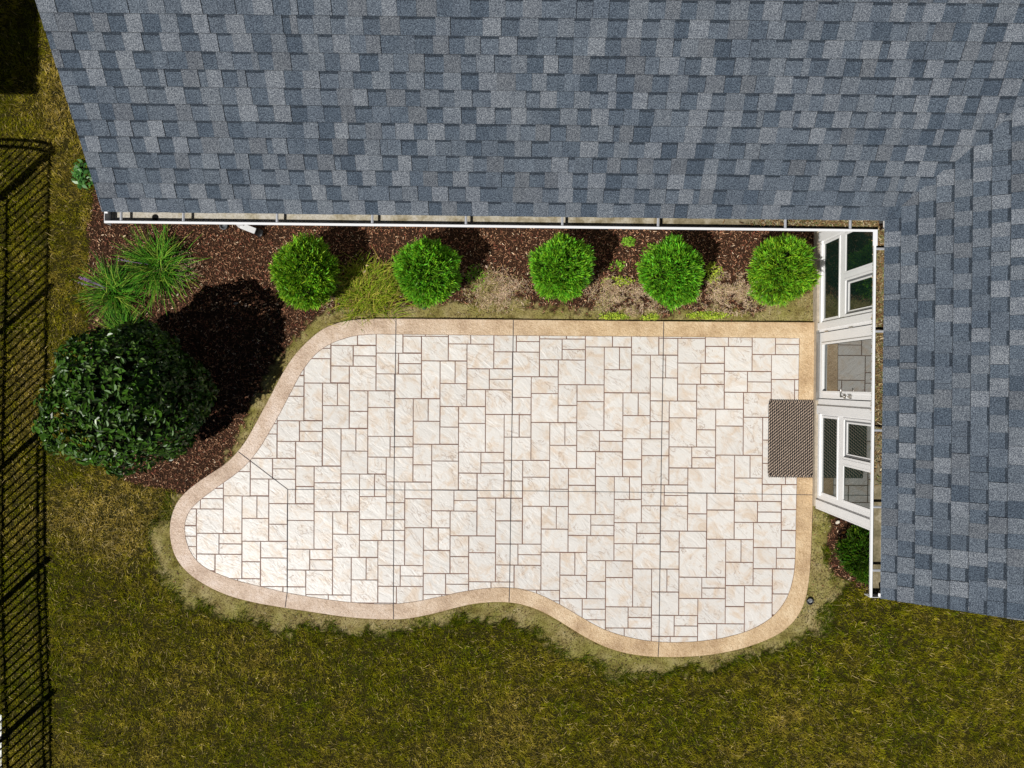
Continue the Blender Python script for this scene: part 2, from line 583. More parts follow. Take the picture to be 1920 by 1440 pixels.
# the stamp mats: an S-shaped module laid on a lattice, in three patterns
CO = np.array([[910.4487, 776.8014], [85.36263, 15.01459], [34.74716, 85.82577], [0.1215975, 0.06364873], [0.07440119, 0.1703545],
               [0.01093675, 0.1115222], [0.01203988, -0.002839136], [0.01046228, -0.007905172]])


def lat(n, m):
    return np.array([1, m, n, m * m, m * n, n * n, m ** 3, m * m * n]) @ CO


TYPES = {(-1, -5): 1, (-1, -4): 1, (-1, -3): 1, (-2, -2): 1, (-2, -3): 2, (-1, -2): 1, (0, -5): 1, (0, -4): 2, (0, -3): 3, (1, -6): 1, (1, -5): 1, (1, -4): 2, (1, -3): 1,
         (2, -7): 1, (2, -6): 1, (2, -5): 3, (2, -4): 2, (2, -3): 3, (3, -8): 1, (-2, -1): 1, (-2, 0): 1, (-2, 1): 1, (-2, 2): 1, (-2, 3): 2, (-3, 5): 1, (-3, 6): 1, (-3, 7): 1,
         (-2, 7): 1, (-2, 4): 2, (-2, 5): 1, (-2, 6): 1, (-1, -1): 2, (-1, 0): 1, (-1, 1): 3, (-1, 2): 3, (-1, 3): 2, (-1, 4): 3, (-1, 5): 3, (-1, 6): 2, (-1, 7): 2,
         (0, -2): 2, (0, -1): 3, (0, 0): 2, (0, 1): 2, (0, 2): 1, (0, 3): 3, (0, 4): 1, (0, 5): 2, (0, 6): 1, (1, -2): 3, (1, -1): 1, (1, 0): 3, (1, 1): 3, (1, 2): 2, (1, 3): 1,
         (1, 4): 3, (1, 5): 1, (1, 6): 3, (2, -2): 1, (2, -1): 2, (2, 0): 2, (2, 1): 1, (2, 2): 1, (2, 3): 3, (2, 4): 2, (2, 5): 1, (3, -7): 2, (3, -6): 3, (3, -5): 2, (3, -4): 1,
         (3, -3): 2, (3, -2): 3, (3, -1): 1, (3, 0): 2, (3, 1): 3, (3, 2): 2, (3, 3): 1, (3, 4): 3, (3, 5): 3, (4, -9): 1, (4, -8): 1, (4, -7): 3, (4, -6): 1, (4, -5): 2, (4, -4): 1,
         (4, -3): 1, (4, -2): 1, (4, -1): 1, (4, 0): 1, (4, 1): 1, (4, 2): 1, (4, 3): 3, (5, -8): 1, (5, -7): 1, (5, -6): 1}
# rectangles in units of the module: left column 168 wide, right column to 410; heights in the same unit
SUB = {1: [(0, 0, 202, 188), (202, 0, 410, 94), (202, 94, 410, 188), (0, 188, 168, 340), (168, 188, 410, 412)],
       2: [(0, 0, 168, 340), (168, 0, 303, 203), (303, 0, 410, 203), (168, 203, 410, 412)],
       3: [(0, 0, 168, 186), (0, 186, 168, 340), (168, 0, 410, 150), (168, 150, 410, 412)]}


def clip(poly, a, b, c):
    """keep the part of poly with a*x+b*y <= c"""
    o = []
    n = len(poly)
    for i in range(n):
        p_, q_ = poly[i], poly[(i + 1) % n]
        dp = a * p_[0] + b * p_[1] - c; dq = a * q_[0] + b * q_[1] - c
        if dp <= 0: o.append(p_)
        if (dp < 0 < dq) or (dq < 0 < dp):
            t = dp / (dp - dq)
            o.append((p_[0] + t * (q_[0] - p_[0]), p_[1] + t * (q_[1] - p_[1])))
    return o


inner_small = [tuple(v) for v in offset_poly(inn_px, 0.65)]
cen = np.mean(inn_px, axis=0)
if abs(inner_small[len(inn_px) // 4][1] - cen[1]) > abs(inn_px[len(inn_px) // 4][1] - cen[1]):
    inner_small = [tuple(v) for v in offset_poly(inn_px, -0.65)]
mb = MB()
J = 0.70   # half a joint in px
for nn in range(-4, 8):
    for mm in range(-12, 11):
        o = lat(nn, mm)
        if not (250 < o[0] < 1530 and 480 < o[1] < 1240): continue
        u = lat(nn, mm + 1) - o; pv = lat(nn + 1, mm) - o
        sx = (u[0]) / 410.0; sy = (pv[1]) / 412.0
        shx = -(0.0055)          # the mats are turned very slightly against the frame
        shy = 0.0090
        ty = TYPES.get((nn, mm), 1 + (nn * 7 + mm * 5 + 20) % 3)
        for (x0, y0, x1, y1) in SUB[ty]:
            X0, Y0, X1, Y1 = x0 * sx, y0 * sy, x1 * sx, y1 * sy
            if y1 >= 412 and x0 >= 168: Y1 = pv[1] - 0.009 * X0
            jw = J * random.uniform(0.85, 1.2)
            quad = []
            for (X, Y) in ((X0 + jw, Y0 + jw), (X1 - jw, Y0 + jw), (X1 - jw, Y1 - jw), (X0 + jw, Y1 - jw)):
                quad.append((o[0] + X + shx * Y + random.uniform(-.12, .12), o[1] + Y + shy * X + random.uniform(-.12, .12)))
            # clip the patio field by the four edges of this stone
            poly = inner_small
            ok = True
            cxq = sum(q[0] for q in quad) / 4; cyq = sum(q[1] for q in quad) / 4
            for k in range(4):
                (ax, ay), (bx, by) = quad[k], quad[(k + 1) % 4]
                a_, b_ = by - ay, -(bx - ax); c_ = a_ * ax + b_ * ay
                if a_ * cxq + b_ * cyq > c_: a_, b_, c_ = -a_, -b_, -c_
                poly = clip(poly, a_, b_, c_)
                if len(poly) < 3: ok = False; break
            if not ok: continue
            area = abs(sum(poly[i][0] * poly[(i + 1) % len(poly)][1] - poly[(i + 1) % len(poly)][0] * poly[i][1] for i in range(len(poly)))) / 2
            if area < 4: continue
            if sum(poly[i][0] * poly[(i + 1) % len(poly)][1] - poly[(i + 1) % len(poly)][0] * poly[i][1] for i in range(len(poly))) > 0:
                poly = poly[::-1]
            n = len(poly)
            gcx = sum(q[0] for q in poly) / n; gcy = sum(q[1] for q in poly) / n
            top = [W(x + (gcx - x) * min(0.3, 0.5 / (math.hypot(gcx - x, gcy - y) + 1e-6)), y + (gcy - y) * min(0.3, 0.5 / (math.hypot(gcx - x, gcy - y) + 1e-6))) for x, y in poly]
            bot = [(*W(x, y)[:2], -0.005) for x, y in poly]
            mb.col = (random.random(), random.random(), random.random())
            if n <= 6:
                mb.add(top + bot, [tuple(range(n))] + [(k, n + k, n + (k + 1) % n, (k + 1) % n) for k in range(n)])
            else:
                tr = tessellate_polygon([[Vector(v) for v in top]])
                mb.add(top + bot, [tuple(t) for t in tr] + [(k, n + k, n + (k + 1) % n, (k + 1) % n) for k in range(n)])
stones = mb.build('stamped_field', M_STONE, patio, cols=True)

# control joints sawn through field and border
mb = MB()


def cut(P, wd=0.011):
    w_ = [Vector(W(a, b, 0)) for a, b in P]
    for p_, q_ in zip(w_[:-1], w_[1:]):
        t = (q_ - p_).normalized(); s_ = Vector((-t.y, t.x, 0)) * wd / 2
        z = Vector((0, 0, 0.0015))
        mb.add([p_ - s_ + z, q_ - s_ + z, q_ + s_ + z, p_ + s_ + z], [(0, 1, 2, 3)])


cut([(742.5, 598.5), (739, 880), (737.5, 1134), (738, 1161)])
cut([(962.5, 600), (959, 860), (955.5, 1102), (954.5, 1128.5)])
cut([(1244.5, 603), (1240, 860), (1235.5, 1204), (1234, 1231)])
cut([(539.5, 917.5), (740, 918.5), (1000, 920.5), (1240, 923.5), (1496, 927.5), (1524, 928)], 0.008)
cut([(447, 847), (539.5, 917.5)])
cut([(539.5, 917.5), (538.5, 1111), (534.5, 1139)])
mb.build('saw_cut', M_CUT, patio)

# ------------------------------------------------------------ house
TH = R(0.65)
cs, sn = math.cos(TH), math.sin(TH)


def L(a, b, z):
    return (a * cs + b * sn, -a * sn + b * cs, z)


EZ = 3.14; SL = 0.655; RUN = 3.8
A0, A1 = -3.974, 3.585      # west rake, east-wing eave
B0, B1 = -2.03, 1.625        # south rake, north-wing eave
AR, BR = A1 + RUN, B1 + RUN
AE, BE = AR + RUN, BR + RUN
WA, WB = 4.28, 2.33         # wall planes seen below the eaves

house = thing('house', L(WA, WB, 0), 'white house with a grey asphalt shingle roof, L-shaped round the patio', 'house')

# walls
m, nt, p = new_mat('white_siding')
pos = coords(nt)
sp = N(nt, 'ShaderNodeSeparateXYZ'); nt.links.new(pos, sp.inputs[0])
saw = math_n(nt, 'FRACT', math_n(nt, 'MULTIPLY', sp.outputs[2], 6.5))
p.inputs['Base Color'].default_value = (0.74, 0.74, 0.72, 1); p.inputs['Roughness'].default_value = 0.5
bump(nt, saw, 0.5, 0.02, p)
M_SIDING = m
M_TRIM = mat_plain('white_trim', (0.80, 0.80, 0.80), 0.35, 0.4, var=0.02)
M_FOUND = mat_plain('foundation', (0.42, 0.36, 0.28), 0.9, 0.2, var=0.2, vscale=20, bmp=0.4)
ZT = EZ - 0.1
mb = MB()
mb.box((A0 + 0.35, WB, GZ - 0.1), (WA + 0.1, WB + 0.15, ZT), L)       # north wall, facing the bed
mb.box((A0 + 0.35, WB + 0.15, GZ - 0.1), (A0 + 0.5, BE - 0.7, ZT), L)
mb.box((WA + 0.13, -1.63, GZ - 0.1), (AE - 0.7, -1.48, ZT), L)        # south wall
mb.box((AE - 0.7, -1.63, GZ - 0.1), (AE - 0.55, BE - 0.7, ZT), L)
mb.box((A0 + 0.5, BE - 0.85, GZ - 0.1), (AE - 0.7, BE - 0.7, ZT), L)
mb.build('wall', M_SIDING, house)
for tri in ([L(WA + .2, -1.60, ZT), L(AE - .7, -1.60, ZT), L(AR, -1.60, ZT + SL * RUN - 0.35)],
            [L(A0 + .4, WB + .2, ZT), L(A0 + .4, BE - .8, ZT), L(A0 + .4, BR, ZT + SL * RUN - 0.35)]):
    mb = MB(); mb.add(tri, [(0, 1, 2)])
    mb.build('gable', M_SIDING, house)
mb = MB()
mb.box((WA - 0.035, -1.66, GZ - 0.1), (WA + 0.16, WB - 0.003, 0.075), L)
mb.build('foundation', M_FOUND, house)

# sunroom wall in the plane a = WA, trim boards in front; openings left for windows and door
LOW = (0.20, 0.70); UPZ = (0.835, 2.15)
WIN = [(0.915, 2.0), (-1.47, -0.385)]
DOOR = (-0.16, 0.77)
mb = MB()
bands = [(-1.66, WIN[1][0]), (WIN[1][1], DOOR[0]), (DOOR[1], WIN[0][0]), (WIN[0][1], WB - 0.003)]
for b_0, b_1 in bands:
    mb.box((WA, b_0, 0.078), (WA + 0.13, b_1, ZT), L)
for b_0, b_1 in WIN:
    mb.box((WA, b_0, 0.078), (WA + 0.13, b_1, LOW[0]), L)
    mb.box((WA, b_0, LOW[1]), (WA + 0.13, b_1, UPZ[0]), L)
    mb.box((WA, b_0, UPZ[1]), (WA + 0.13, b_1, ZT), L)
mb.box((WA, DOOR[0], 2.12), (WA + 0.13, DOOR[1], ZT), L)
mb.build('sunroom_wall', M_TRIM, house)
mb = MB()
mb.box((WA - 0.022, -1.665, 0.08), (WA - 0.002, -1.56, ZT - 0.003), L)
mb.box((WA - 0.022, 0.80, 0.08), (WA - 0.002, 0.90, ZT - 0.003), L)
mb.box((WA - 0.022, -0.37, 0.08), (WA - 0.002, -0.25, ZT - 0.003), L)
mb.box((WA - 0.022, 2.02, 0.08), (WA - 0.002, WB - 0.005, ZT - 0.003), L)
mb.box((WA - 0.022, -1.665, 0.08), (WA + 0.20, -1.668 - 0.02, ZT - 0.003), L)
mb.build('trim_board', M_TRIM, house, bevel=0.003)

# window glass: dark, slightly green, mirror like
m, nt, p = new_mat('window_glass')
n = noise(nt, 1.5, 2, vec=coords(nt))
r = ramp(nt, n.outputs[0], [(0.3, (0.004, 0.012, 0.009)), (0.7, (0.010, 0.026, 0.018))])
nt.links.new(r.outputs[0], p.inputs['Base Color'])
p.inputs['Roughness'].default_value = 0.015
p.inputs['IOR'].default_value = 2.0
M_GLASS = m
m, nt, p = new_mat('door_glass')
p.inputs['Base Color'].default_value = (0.03, 0.04, 0.035, 1)
p.inputs['Roughness'].default_value = 0.01
p.inputs['IOR'].default_value = 3.0
M_DGLASS = m
M_GASKET = mat_plain('grey_gasket', (0.16, 0.165, 0.17), 0.5, 0.4)
M_FRAME = mat_plain('vinyl_frame', (0.82, 0.82, 0.82), 0.3, 0.45, var=0.02)
M_METAL = mat_plain('brushed_nickel', (0.42, 0.40, 0.37), 0.3, 0.5, metal=0.9)


def frame(mb, b0, b1, z0, z1, wd, a0, a1):
    mb.box((a0, b0, z0), (a1, b0 + wd, z1), L)
    mb.box((a0, b1 - wd, z0), (a1, b1, z1), L)
    mb.box((a0, b0 + wd, z0), (a1, b1 - wd, z0 + wd), L)
    mb.box((a0, b0 + wd, z1 - wd), (a1, b1 - wd, z1), L)


for (b0, b1) in WIN:
    mb = MB(); frame(mb, b0 + 0.001, b1 - 0.001, LOW[0] + .001, LOW[1] - .001, 0.03, WA - 0.008, WA + 0.07)
    wlow = mb.build('window', M_FRAME, house, bevel=0.003)
    mb = MB(); mb.box((WA + 0.002, b0 + 0.031, LOW[0] + 0.031), (WA + 0.008, b1 - 0.031, LOW[1] - 0.031), L)
    mb.build('pane', M_GLASS, wlow)
    midb = (b0 + b1) / 2 - 0.02
    for (s0, s1, op) in ((b0, midb - 0.03, b0 > 0), (midb + 0.03, b1, b0 < 0)):
        mb = MB(); frame(mb, s0 + 0.001, s1 - 0.001, UPZ[0] + .001, UPZ[1] - .001, 0.028, WA - 0.008, WA + 0.07)
        wup = mb.build('window', M_FRAME, house, bevel=0.003)
        if op:      # set-back sash with grey track
            mb = MB(); frame(mb, s0 + 0.03, s1 - 0.03, UPZ[0] + .03, UPZ[1] - .03, 0.022, WA + 0.008, WA + 0.085)
            mb.build('sash_track', M_GASKET, wup)
            mb = MB(); frame(mb, s0 + 0.053, s1 - 0.053, UPZ[0] + .053, UPZ[1] - .053, 0.02, WA + 0.016, WA + 0.08)
            mb.build('sash', M_FRAME, wup)
            mb = MB(); mb.box((WA + 0.026, s0 + 0.074, UPZ[0] + 0.074), (WA + 0.032, s1 - 0.074, UPZ[1] - 0.074), L)
            mb.build('pane', M_GLASS, wup)
        else:
            mb = MB(); mb.box((WA + 0.002, s0 + 0.03, UPZ[0] + 0.03), (WA + 0.008, s1 - 0.03, UPZ[1] - 0.03), L)
            mb.build('pane', M_GLASS, wup)
    mb = MB(); mb.box((WA - 0.01, midb - 0.029, UPZ[0]), (WA + 0.13, midb + 0.029, UPZ[1]), L)
    mb.build('mullion', M_FRAME, house)
    mb = MB(); mb.box((WA - 0.03, b0 - 0.02, LOW[0] - 0.045), (WA + 0.0, b1 + 0.02, LOW[0] - 0.001), L)
    mb.build('window_sill', M_TRIM, house, bevel=0.003)

# door
mb = MB()
g0, g1, gz0, gz1 = -0.055, 0.60, 0.19, 1.95
mb.box((WA + 0.01, DOOR[0] + 0.012, 0.085), (WA + 0.055, g0, 2.1), L)
mb.box((WA + 0.01, g1, 0.085), (WA + 0.055, DOOR[1] - 0.012, 2.1), L)
mb.box((WA + 0.01, g0, 0.085), (WA + 0.055, g1, gz0), L)
mb.box((WA + 0.01, g0, gz1), (WA + 0.055, g1, 2.1), L)
door = mb.build('door', M_FRAME, house, bevel=0.002)
tag(door, 'white full-glass door with nickel lever')
mb = MB(); frame(mb, g0 - 0.02, g1 + 0.02, gz0 - 0.02, gz1 + 0.02, 0.03, WA - 0.004, WA + 0.009)
mb.build('glazing_bead', M_FRAME, door, bevel=0.003)
mb = MB(); mb.box((WA + 0.03, g0 + 0.001, gz0 + 0.001), (WA + 0.036, g1 - 0.001, gz1 - 0.001), L)
mb.build('door_pane', M_DGLASS, door)
mb = MB(); mb.box((WA - 0.04, DOOR[0] - 0.02, 0.077), (WA + 0.13, DOOR[1] + 0.02, 0.084), L)
mb.build('threshold', M_METAL, house)
mb = MB()
hb, hz = -0.112, 0.86
mb.tube([L(WA + 0.012, hb, hz), L(WA - 0.004, hb, hz)], 0.03, 16)
mb.tube([L(WA - 0.0, hb, hz), L(WA - 0.05, hb, hz)], 0.012, 10)
mb.tube([L(WA - 0.05, hb - 0.01, hz), L(WA - 0.052, hb + 0.05, hz), L(WA - 0.045, hb + 0.11, hz - 0.004)], [0.011, 0.010, 0.008], 10)
mb.build('handle', M_METAL, door, smooth=True)
mb = MB()
mb.tube([L(WA + 0.012, hb, hz + 0.15), L(WA - 0.012, hb, hz + 0.15)], [0.03, 0.026], 16)
mb.box((WA - 0.03, hb - 0.006, hz + 0.125), (WA - 0.01, hb + 0.006, hz + 0.175), L)
mb.build('deadbolt', M_METAL, door, smooth=False)
for z_ in (0.33, 1.02, 1.8):
    mb = MB(); mb.tube([L(WA - 0.006, DOOR[1] - 0.006, z_ - 0.05), L(WA - 0.006, DOOR[1] - 0.006, z_ + 0.05)], 0.007, 8)
    mb.build('hinge', M_METAL, door)

# roof ------------------------------------------------------------
m, nt, p = new_mat('asphalt_shingle')
pos = coords(nt)
a = N(nt, 'ShaderNodeAttribute', attribute_name='Col')
v1 = N(nt, 'ShaderNodeTexNoise'); v1.inputs['Scale'].default_value = 130; v1.inputs['Detail'].default_value = 3; v1.inputs['Roughness'].default_value = 0.75
nt.links.new(pos, v1.inputs['Vector'])
gr = ramp(nt, v1.outputs[0], [(0.36, (0.18, 0.21, 0.26)), (0.5, (0.85, 0.87, 0.9)), (0.64, (2.2, 2.15, 2.05))])
v2 = noise(nt, 3.0, 3, vec=pos)
g2 = ramp(nt, v2.outputs[0], [(0.3, (0.90, 0.91, 0.93)), (0.7, (1.09, 1.08, 1.06))])
c_ = mix(nt, 1.0, a.outputs[0], gr.outputs[0], 'MULTIPLY')
c_ = mix(nt, 1.0, c_, g2.outputs[0], 'MULTIPLY')
nt.links.new(c_, p.inputs['Base Color'])
p.inputs['Roughness'].default_value = 0.9
p.inputs['Specular IOR Level'].default_value = 0.2
bump(nt, v1.outputs[0], 0.4, 0.003, p)
M_SHINGLE = m
SHADES = [(0.060, 0.079, 0.104), (0.074, 0.094, 0.120), (0.092, 0.112, 0.138), (0.121, 0.138, 0.160), (0.146, 0.162, 0.184), (0.108, 0.120, 0.137)]
DT = 0.143 * math.cos(math.atan(SL))
NRM = math.hypot(1, SL)
RV = []; RC = []


def quad(vs, col):
    RV.extend(vs); RC.extend([col] * 4)


def roof_plane(org, e, g, s0, s1, ext=0.0):
    """org: eave corner (a, b); e along the eave, g up the slope (house plan); s0(t), s1(t) limits along the eave"""
    nrm = (-g[0] * SL / NRM, -g[1] * SL / NRM, 1 / NRM)
    flip = (e[0] * g[1] - e[1] * g[0]) < 0

    def PT(s, t, h):
        a_ = org[0] + e[0] * s + g[0] * t + nrm[0] * h
        b_ = org[1] + e[1] * s + g[1] * t + nrm[1] * h
        return L(a_, b_, EZ + SL * t + nrm[2] * h)

    def q(p1, p2, p3, p4, col):
        quad([p1, p2, p3, p4] if not flip else [p4, p3, p2, p1], col)
    K = int(RUN / DT) + 1
    t00 = -0.003
    for k in range(K):
        t0 = t00 + k * DT; t1 = min(t0 + DT, RUN)
        if t1 <= t0: break
        lo = s0(max(t0, 0)) ; hi = s1(max(t0, 0))
        lo2 = s0(t1); hi2 = s1(t1)
        if ext: hi = hi + (ext if k > 0 else 0.0); hi2 = hi
        s = lo - random.uniform(0, 0.3)
        tooth = random.random() < 0.5
        while s < hi:
            wd = random.choice([0.125, 0.135, 0.145, 0.155, 0.165])
            if random.random() < 0.06: wd *= 0.45
            x0 = max(s, lo); x1 = min(s + wd, hi)
            s += wd
            if x1 - x0 < 0.004: continue
            jt = random.uniform(-0.0012, 0.0012)
            if tooth:
                col = random.choice([SHADES[2], SHADES[3], SHADES[4], SHADES[4], SHADES[3], SHADES[5]])
                hl, hu = 0.0125, 0.006
            else:
                col = random.choice([SHADES[0], SHADES[1], SHADES[1], SHADES[2], SHADES[1], SHADES[2]])
                hl, hu = 0.0085, 0.0025
            f_ = random.uniform(0.93, 1.07); col = tuple(c * f_ for c in col)
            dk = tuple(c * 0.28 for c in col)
            ta = t0 + jt
            # cells lying against valley or hip follow it
            xa0, xb0, xa1, xb1 = x0, x1, x0, x1
            if x0 <= lo + 1e-6: xa1 = lo2 if abs(lo2 - lo) > 1e-6 else x0
            if x1 >= hi - 1e-6: xb1 = hi2 if abs(hi2 - hi) > 1e-6 else x1
            if xb1 < xa1: xb1 = xa1
            if not tooth and random.random() < 0.9:
                band = DT * random.uniform(0.14, 0.2)
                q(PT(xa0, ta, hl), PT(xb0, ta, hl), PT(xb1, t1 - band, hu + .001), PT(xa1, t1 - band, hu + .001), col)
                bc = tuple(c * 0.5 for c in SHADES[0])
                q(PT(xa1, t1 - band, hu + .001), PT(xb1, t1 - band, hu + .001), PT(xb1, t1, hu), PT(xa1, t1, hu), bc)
            else:
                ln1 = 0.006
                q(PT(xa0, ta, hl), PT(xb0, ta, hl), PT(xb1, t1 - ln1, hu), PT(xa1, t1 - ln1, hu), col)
                q(PT(xa1, t1 - ln1, hu), PT(xb1, t1 - ln1, hu), PT(xb1, t1, hu), PT(xa1, t1, hu), tuple(c * 0.52 for c in col))  # thin course strip: overlap shade and dirt put into the colour
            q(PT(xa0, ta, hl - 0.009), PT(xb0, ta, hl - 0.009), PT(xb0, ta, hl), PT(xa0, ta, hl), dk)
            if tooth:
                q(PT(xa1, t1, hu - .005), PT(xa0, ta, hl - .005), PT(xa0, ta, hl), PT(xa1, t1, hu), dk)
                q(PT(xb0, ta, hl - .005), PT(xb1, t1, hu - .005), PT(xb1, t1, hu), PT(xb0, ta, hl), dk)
            if random.random() < 0.3 and xb0 - xa0 > .05:      # butt joint between two shingle strips
                q(PT(xb0 - .003, ta, hl + .0009), PT(xb0, ta, hl + .0009), PT(xb1, t1, hu + .0009), PT(xb1 - .003, t1, hu + .0009), (0.012, 0.014, 0.018))
            if random.random() < 0.95: tooth = not tooth
    # deck under the shingles
    lo, hi = s0(0), s1(0); lo2, hi2 = s0(RUN), s1(RUN)
    q(PT(lo, 0.0, -0.002), PT(hi, 0.0, -0.002), PT(hi2, RUN, -0.002), PT(lo2, RUN, -0.002), SHADES[0])


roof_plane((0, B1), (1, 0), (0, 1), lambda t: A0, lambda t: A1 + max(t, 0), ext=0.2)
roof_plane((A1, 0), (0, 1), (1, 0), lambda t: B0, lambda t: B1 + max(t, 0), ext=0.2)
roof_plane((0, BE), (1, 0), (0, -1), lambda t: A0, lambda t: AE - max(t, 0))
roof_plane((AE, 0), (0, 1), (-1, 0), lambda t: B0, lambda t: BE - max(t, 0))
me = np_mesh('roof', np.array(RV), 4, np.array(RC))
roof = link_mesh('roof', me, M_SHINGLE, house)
# fascia, soffit, rake boards, ridge caps
M_SOFFIT = mat_plain('soffit', (0.75, 0.75, 0.74), 0.5, 0.3, var=0.02)
mb = MB()
mb.box((A0 + 0.03, B1 + 0.08, EZ - 0.19), (A1 + 0.08, B1 + 0.10, EZ - 0.0), L)
mb.box((A1 + 0.08, B0 + 0.03, EZ - 0.19), (A1 + 0.10, B1 + 0.10, EZ - 0.0), L)
mb.build('fascia', M_TRIM, house)
mb = MB()
mb.box((A0 + 0.03, B1 + 0.102, EZ - 0.185), (A1 + 0.102, WB + 0.1, EZ - 0.165), L)
mb.box((A1 + 0.103, B0 + 0.03, EZ - 0.185), (WA + 0.12, WB + 0.1, EZ - 0.165), L)
mb.build('soffit', M_SOFFIT, house)
mb = MB()
for (pa, pb) in (((A0 + .03, B1 + .02), (A0 + .03, BR)), ((A0 + .03, BR), (A0 + .03, BE)), ((A1 + .02, B0 + .03), (AR, B0 + .03)), ((AR, B0 + .03), (AE, B0 + .03))):
    ends = []
    for (a_, b_) in (pa, pb):
        if pa[0] == pb[0]: t = RUN - abs(b_ - BR)
        else: t = RUN - abs(a_ - AR)
        ends.append(Vector(L(a_, b_, EZ + SL * t - 0.085)))
    mb = MB(); mb.bar(ends[0], ends[1], 0.03, 0.14)
    mb.build('rake_board', M_TRIM, house)
mb = MB()
zr = EZ + SL * RUN + 0.012
k = A0
while k < AR:
    mb.add([L(k, BR - .13, zr - .085), L(k + .2, BR - .13, zr - .095), L(k + .2, BR, zr - .004), L(k, BR, zr + .006), L(k, BR + .13, zr - .085), L(k + .2, BR + .13, zr - .095)], [(0, 1, 2, 3), (3, 2, 5, 4)])
    k += .15
k = B0
while k < BR:
    mb.add([L(AR - .13, k, zr - .085), L(AR - .13, k + .2, zr - .095), L(AR, k + .2, zr - .004), L(AR, k, zr + .006), L(AR + .13, k, zr - .085), L(AR + .13, k + .2, zr - .095)], [(3, 2, 1, 0), (4, 5, 2, 3)])
    k += .15
mb.build('ridge_cap', mat_plain('ridge_shingle', (0.15, 0.165, 0.19), 0.9, 0.2, var=0.3, vscale=60), house)

# gutters (K-style trough: back, floor, front, rolled lip)
m, nt, p = new_mat('gutter_white')
p.inputs['Base Color'].default_value = (0.84, 0.85, 0.86, 1); p.inputs['Roughness'].default_value = 0.3
M_GUT = m
m, nt, p = new_mat('gutter_floor')
pos = coords(nt)
n1 = noise(nt, 5, 5, 0.65, pos); n2 = noise(nt, 60, 4, 0.6, pos)
sp = N(nt, 'ShaderNodeSeparateXYZ'); nt.links.new(pos, sp.inputs[0])
grad = math_n(nt, 'ADD', n1.outputs[0], math_n(nt, 'MULTIPLY', sp.outputs[0], 0.045))
c1 = ramp(nt, grad, [(0.35, (0.50, 0.47, 0.41)), (0.48, (0.42, 0.38, 0.29)), (0.60, (0.25, 0.21, 0.13)), (0.75, (0.15, 0.13, 0.07))])
c2 = ramp(nt, n2.outputs[0], [(0.35, (0.7, 0.68, 0.62)), (0.6, (1.05, 1.05, 1.05))])
nt.links.new(mix(nt, 1.0, c1.outputs[0], c2.outputs[0], 'MULTIPLY'), p.inputs['Base Color'])
p.inputs['Roughness'].default_value = 0.7
M_GFLOOR = m
M_HANG = mat_plain('hanger_aluminium', (0.62, 0.64, 0.68), 0.35, 0.5, metal=0.4)
GD = 0.105       # depth
ZL = 3.095       # lip height
for axis in ('north', 'east'):
    if axis == 'north':
        def T(s, c_, z): return L(s, B1 - c_, z)        # c_: distance out from the eave edge
        s0_, s1_ = A0 + 0.0, A1 - 0.075
        lipc = 0.105
    else:
        def T(s, c_, z): return L(A1 - c_, s, z)
        s0_, s1_ = B0 + 0.0, B1 - 0.085
        lipc = 0.085
    mb = MB()
    # front wall and rolled lip
    xe = (0.014 if axis == 'north' else 0.0)
    fr = [(lipc - 0.004, ZL + 0.001), (lipc - 0.010, ZL - 0.03), (lipc - 0.040, ZL - 0.06), (lipc - 0.045, ZL - GD + 0.001)]
    for (c1_, z1_), (c2_, z2_) in zip(fr[:-1], fr[1:]):
        mb.add([T(s0_, c1_, z1_), T(s1_, c1_, z1_), T(s1_, c2_, z2_), T(s0_, c2_, z2_), T(s0_, c1_ - .003, z1_), T(s1_, c1_ - .003, z1_), T(s1_, c2_ - .003, z2_), T(s0_, c2_ - .003, z2_)],
               [(0, 1, 2, 3), (7, 6, 5, 4), (0, 3, 7, 4), (1, 5, 6, 2)])
    mb.box((s0_, lipc - 0.020, ZL + 0.002), (s1_ + xe, lipc + 0.002, ZL + 0.010), T)
    # end cap
    mb.box((s0_ - 0.004, -0.073, ZL - GD), (s0_, lipc + 0.001, ZL + 0.008), T)
    mb.box((s0_, -0.077, ZL - GD), (s1_ + 0.05, -0.073, ZL - .04), T)
    gut = mb.build('gutter', M_GUT, house)
    mb = MB()
    mb.box((s0_, -0.072, ZL - GD - 0.004), (s1_ + (0.072 if axis == 'north' else 0.01), lipc - 0.049, ZL - GD + 0.002), T)
    mb.build('gutter_floor', M_GFLOOR, gut)
    if axis == 'north':
        sp_ = [(px - 960) / F * 6.9 for px in (222, 339, 515, 694, 870, 1051, 1231, 1470, 1592)]
    else:
        sp_ = [(720 - py) / F * 6.9 + 0.04 for py in (466, 621, 807, 951, 1070)]
    for s_ in sp_:
        mb = MB()
        mb.box((s_ - 0.011, -0.07, ZL - 0.018), (s_ + 0.011, lipc - 0.021, ZL - 0.006), T)
        mb.box((s_ - 0.004, -0.07, ZL - 0.006), (s_ + 0.004, lipc - 0.021, ZL - 0.001), T)
        mb.build('hanger', M_HANG, gut)
    if axis == 'north':
        so = (285 - 960) / F * 6.98
        mb = MB(); mb.tube([T(so, 0.022, ZL - GD + 0.0005), T(so, 0.022, ZL - GD + 0.0045)], 0.032, 20)
        mb.build('outlet', mat_plain('outlet_dark', (0.004, 0.004, 0.004), 0.8, 0.1), gut)
    else:
        mb = MB()
        mb.box((B1 - 0.086, lipc - 0.030, ZL + 0.0105), (B1 - 0.084 - 0.16, lipc + 0.014, ZL + 0.014), T)
        mb.build('corner_miter', M_GUT, gut)

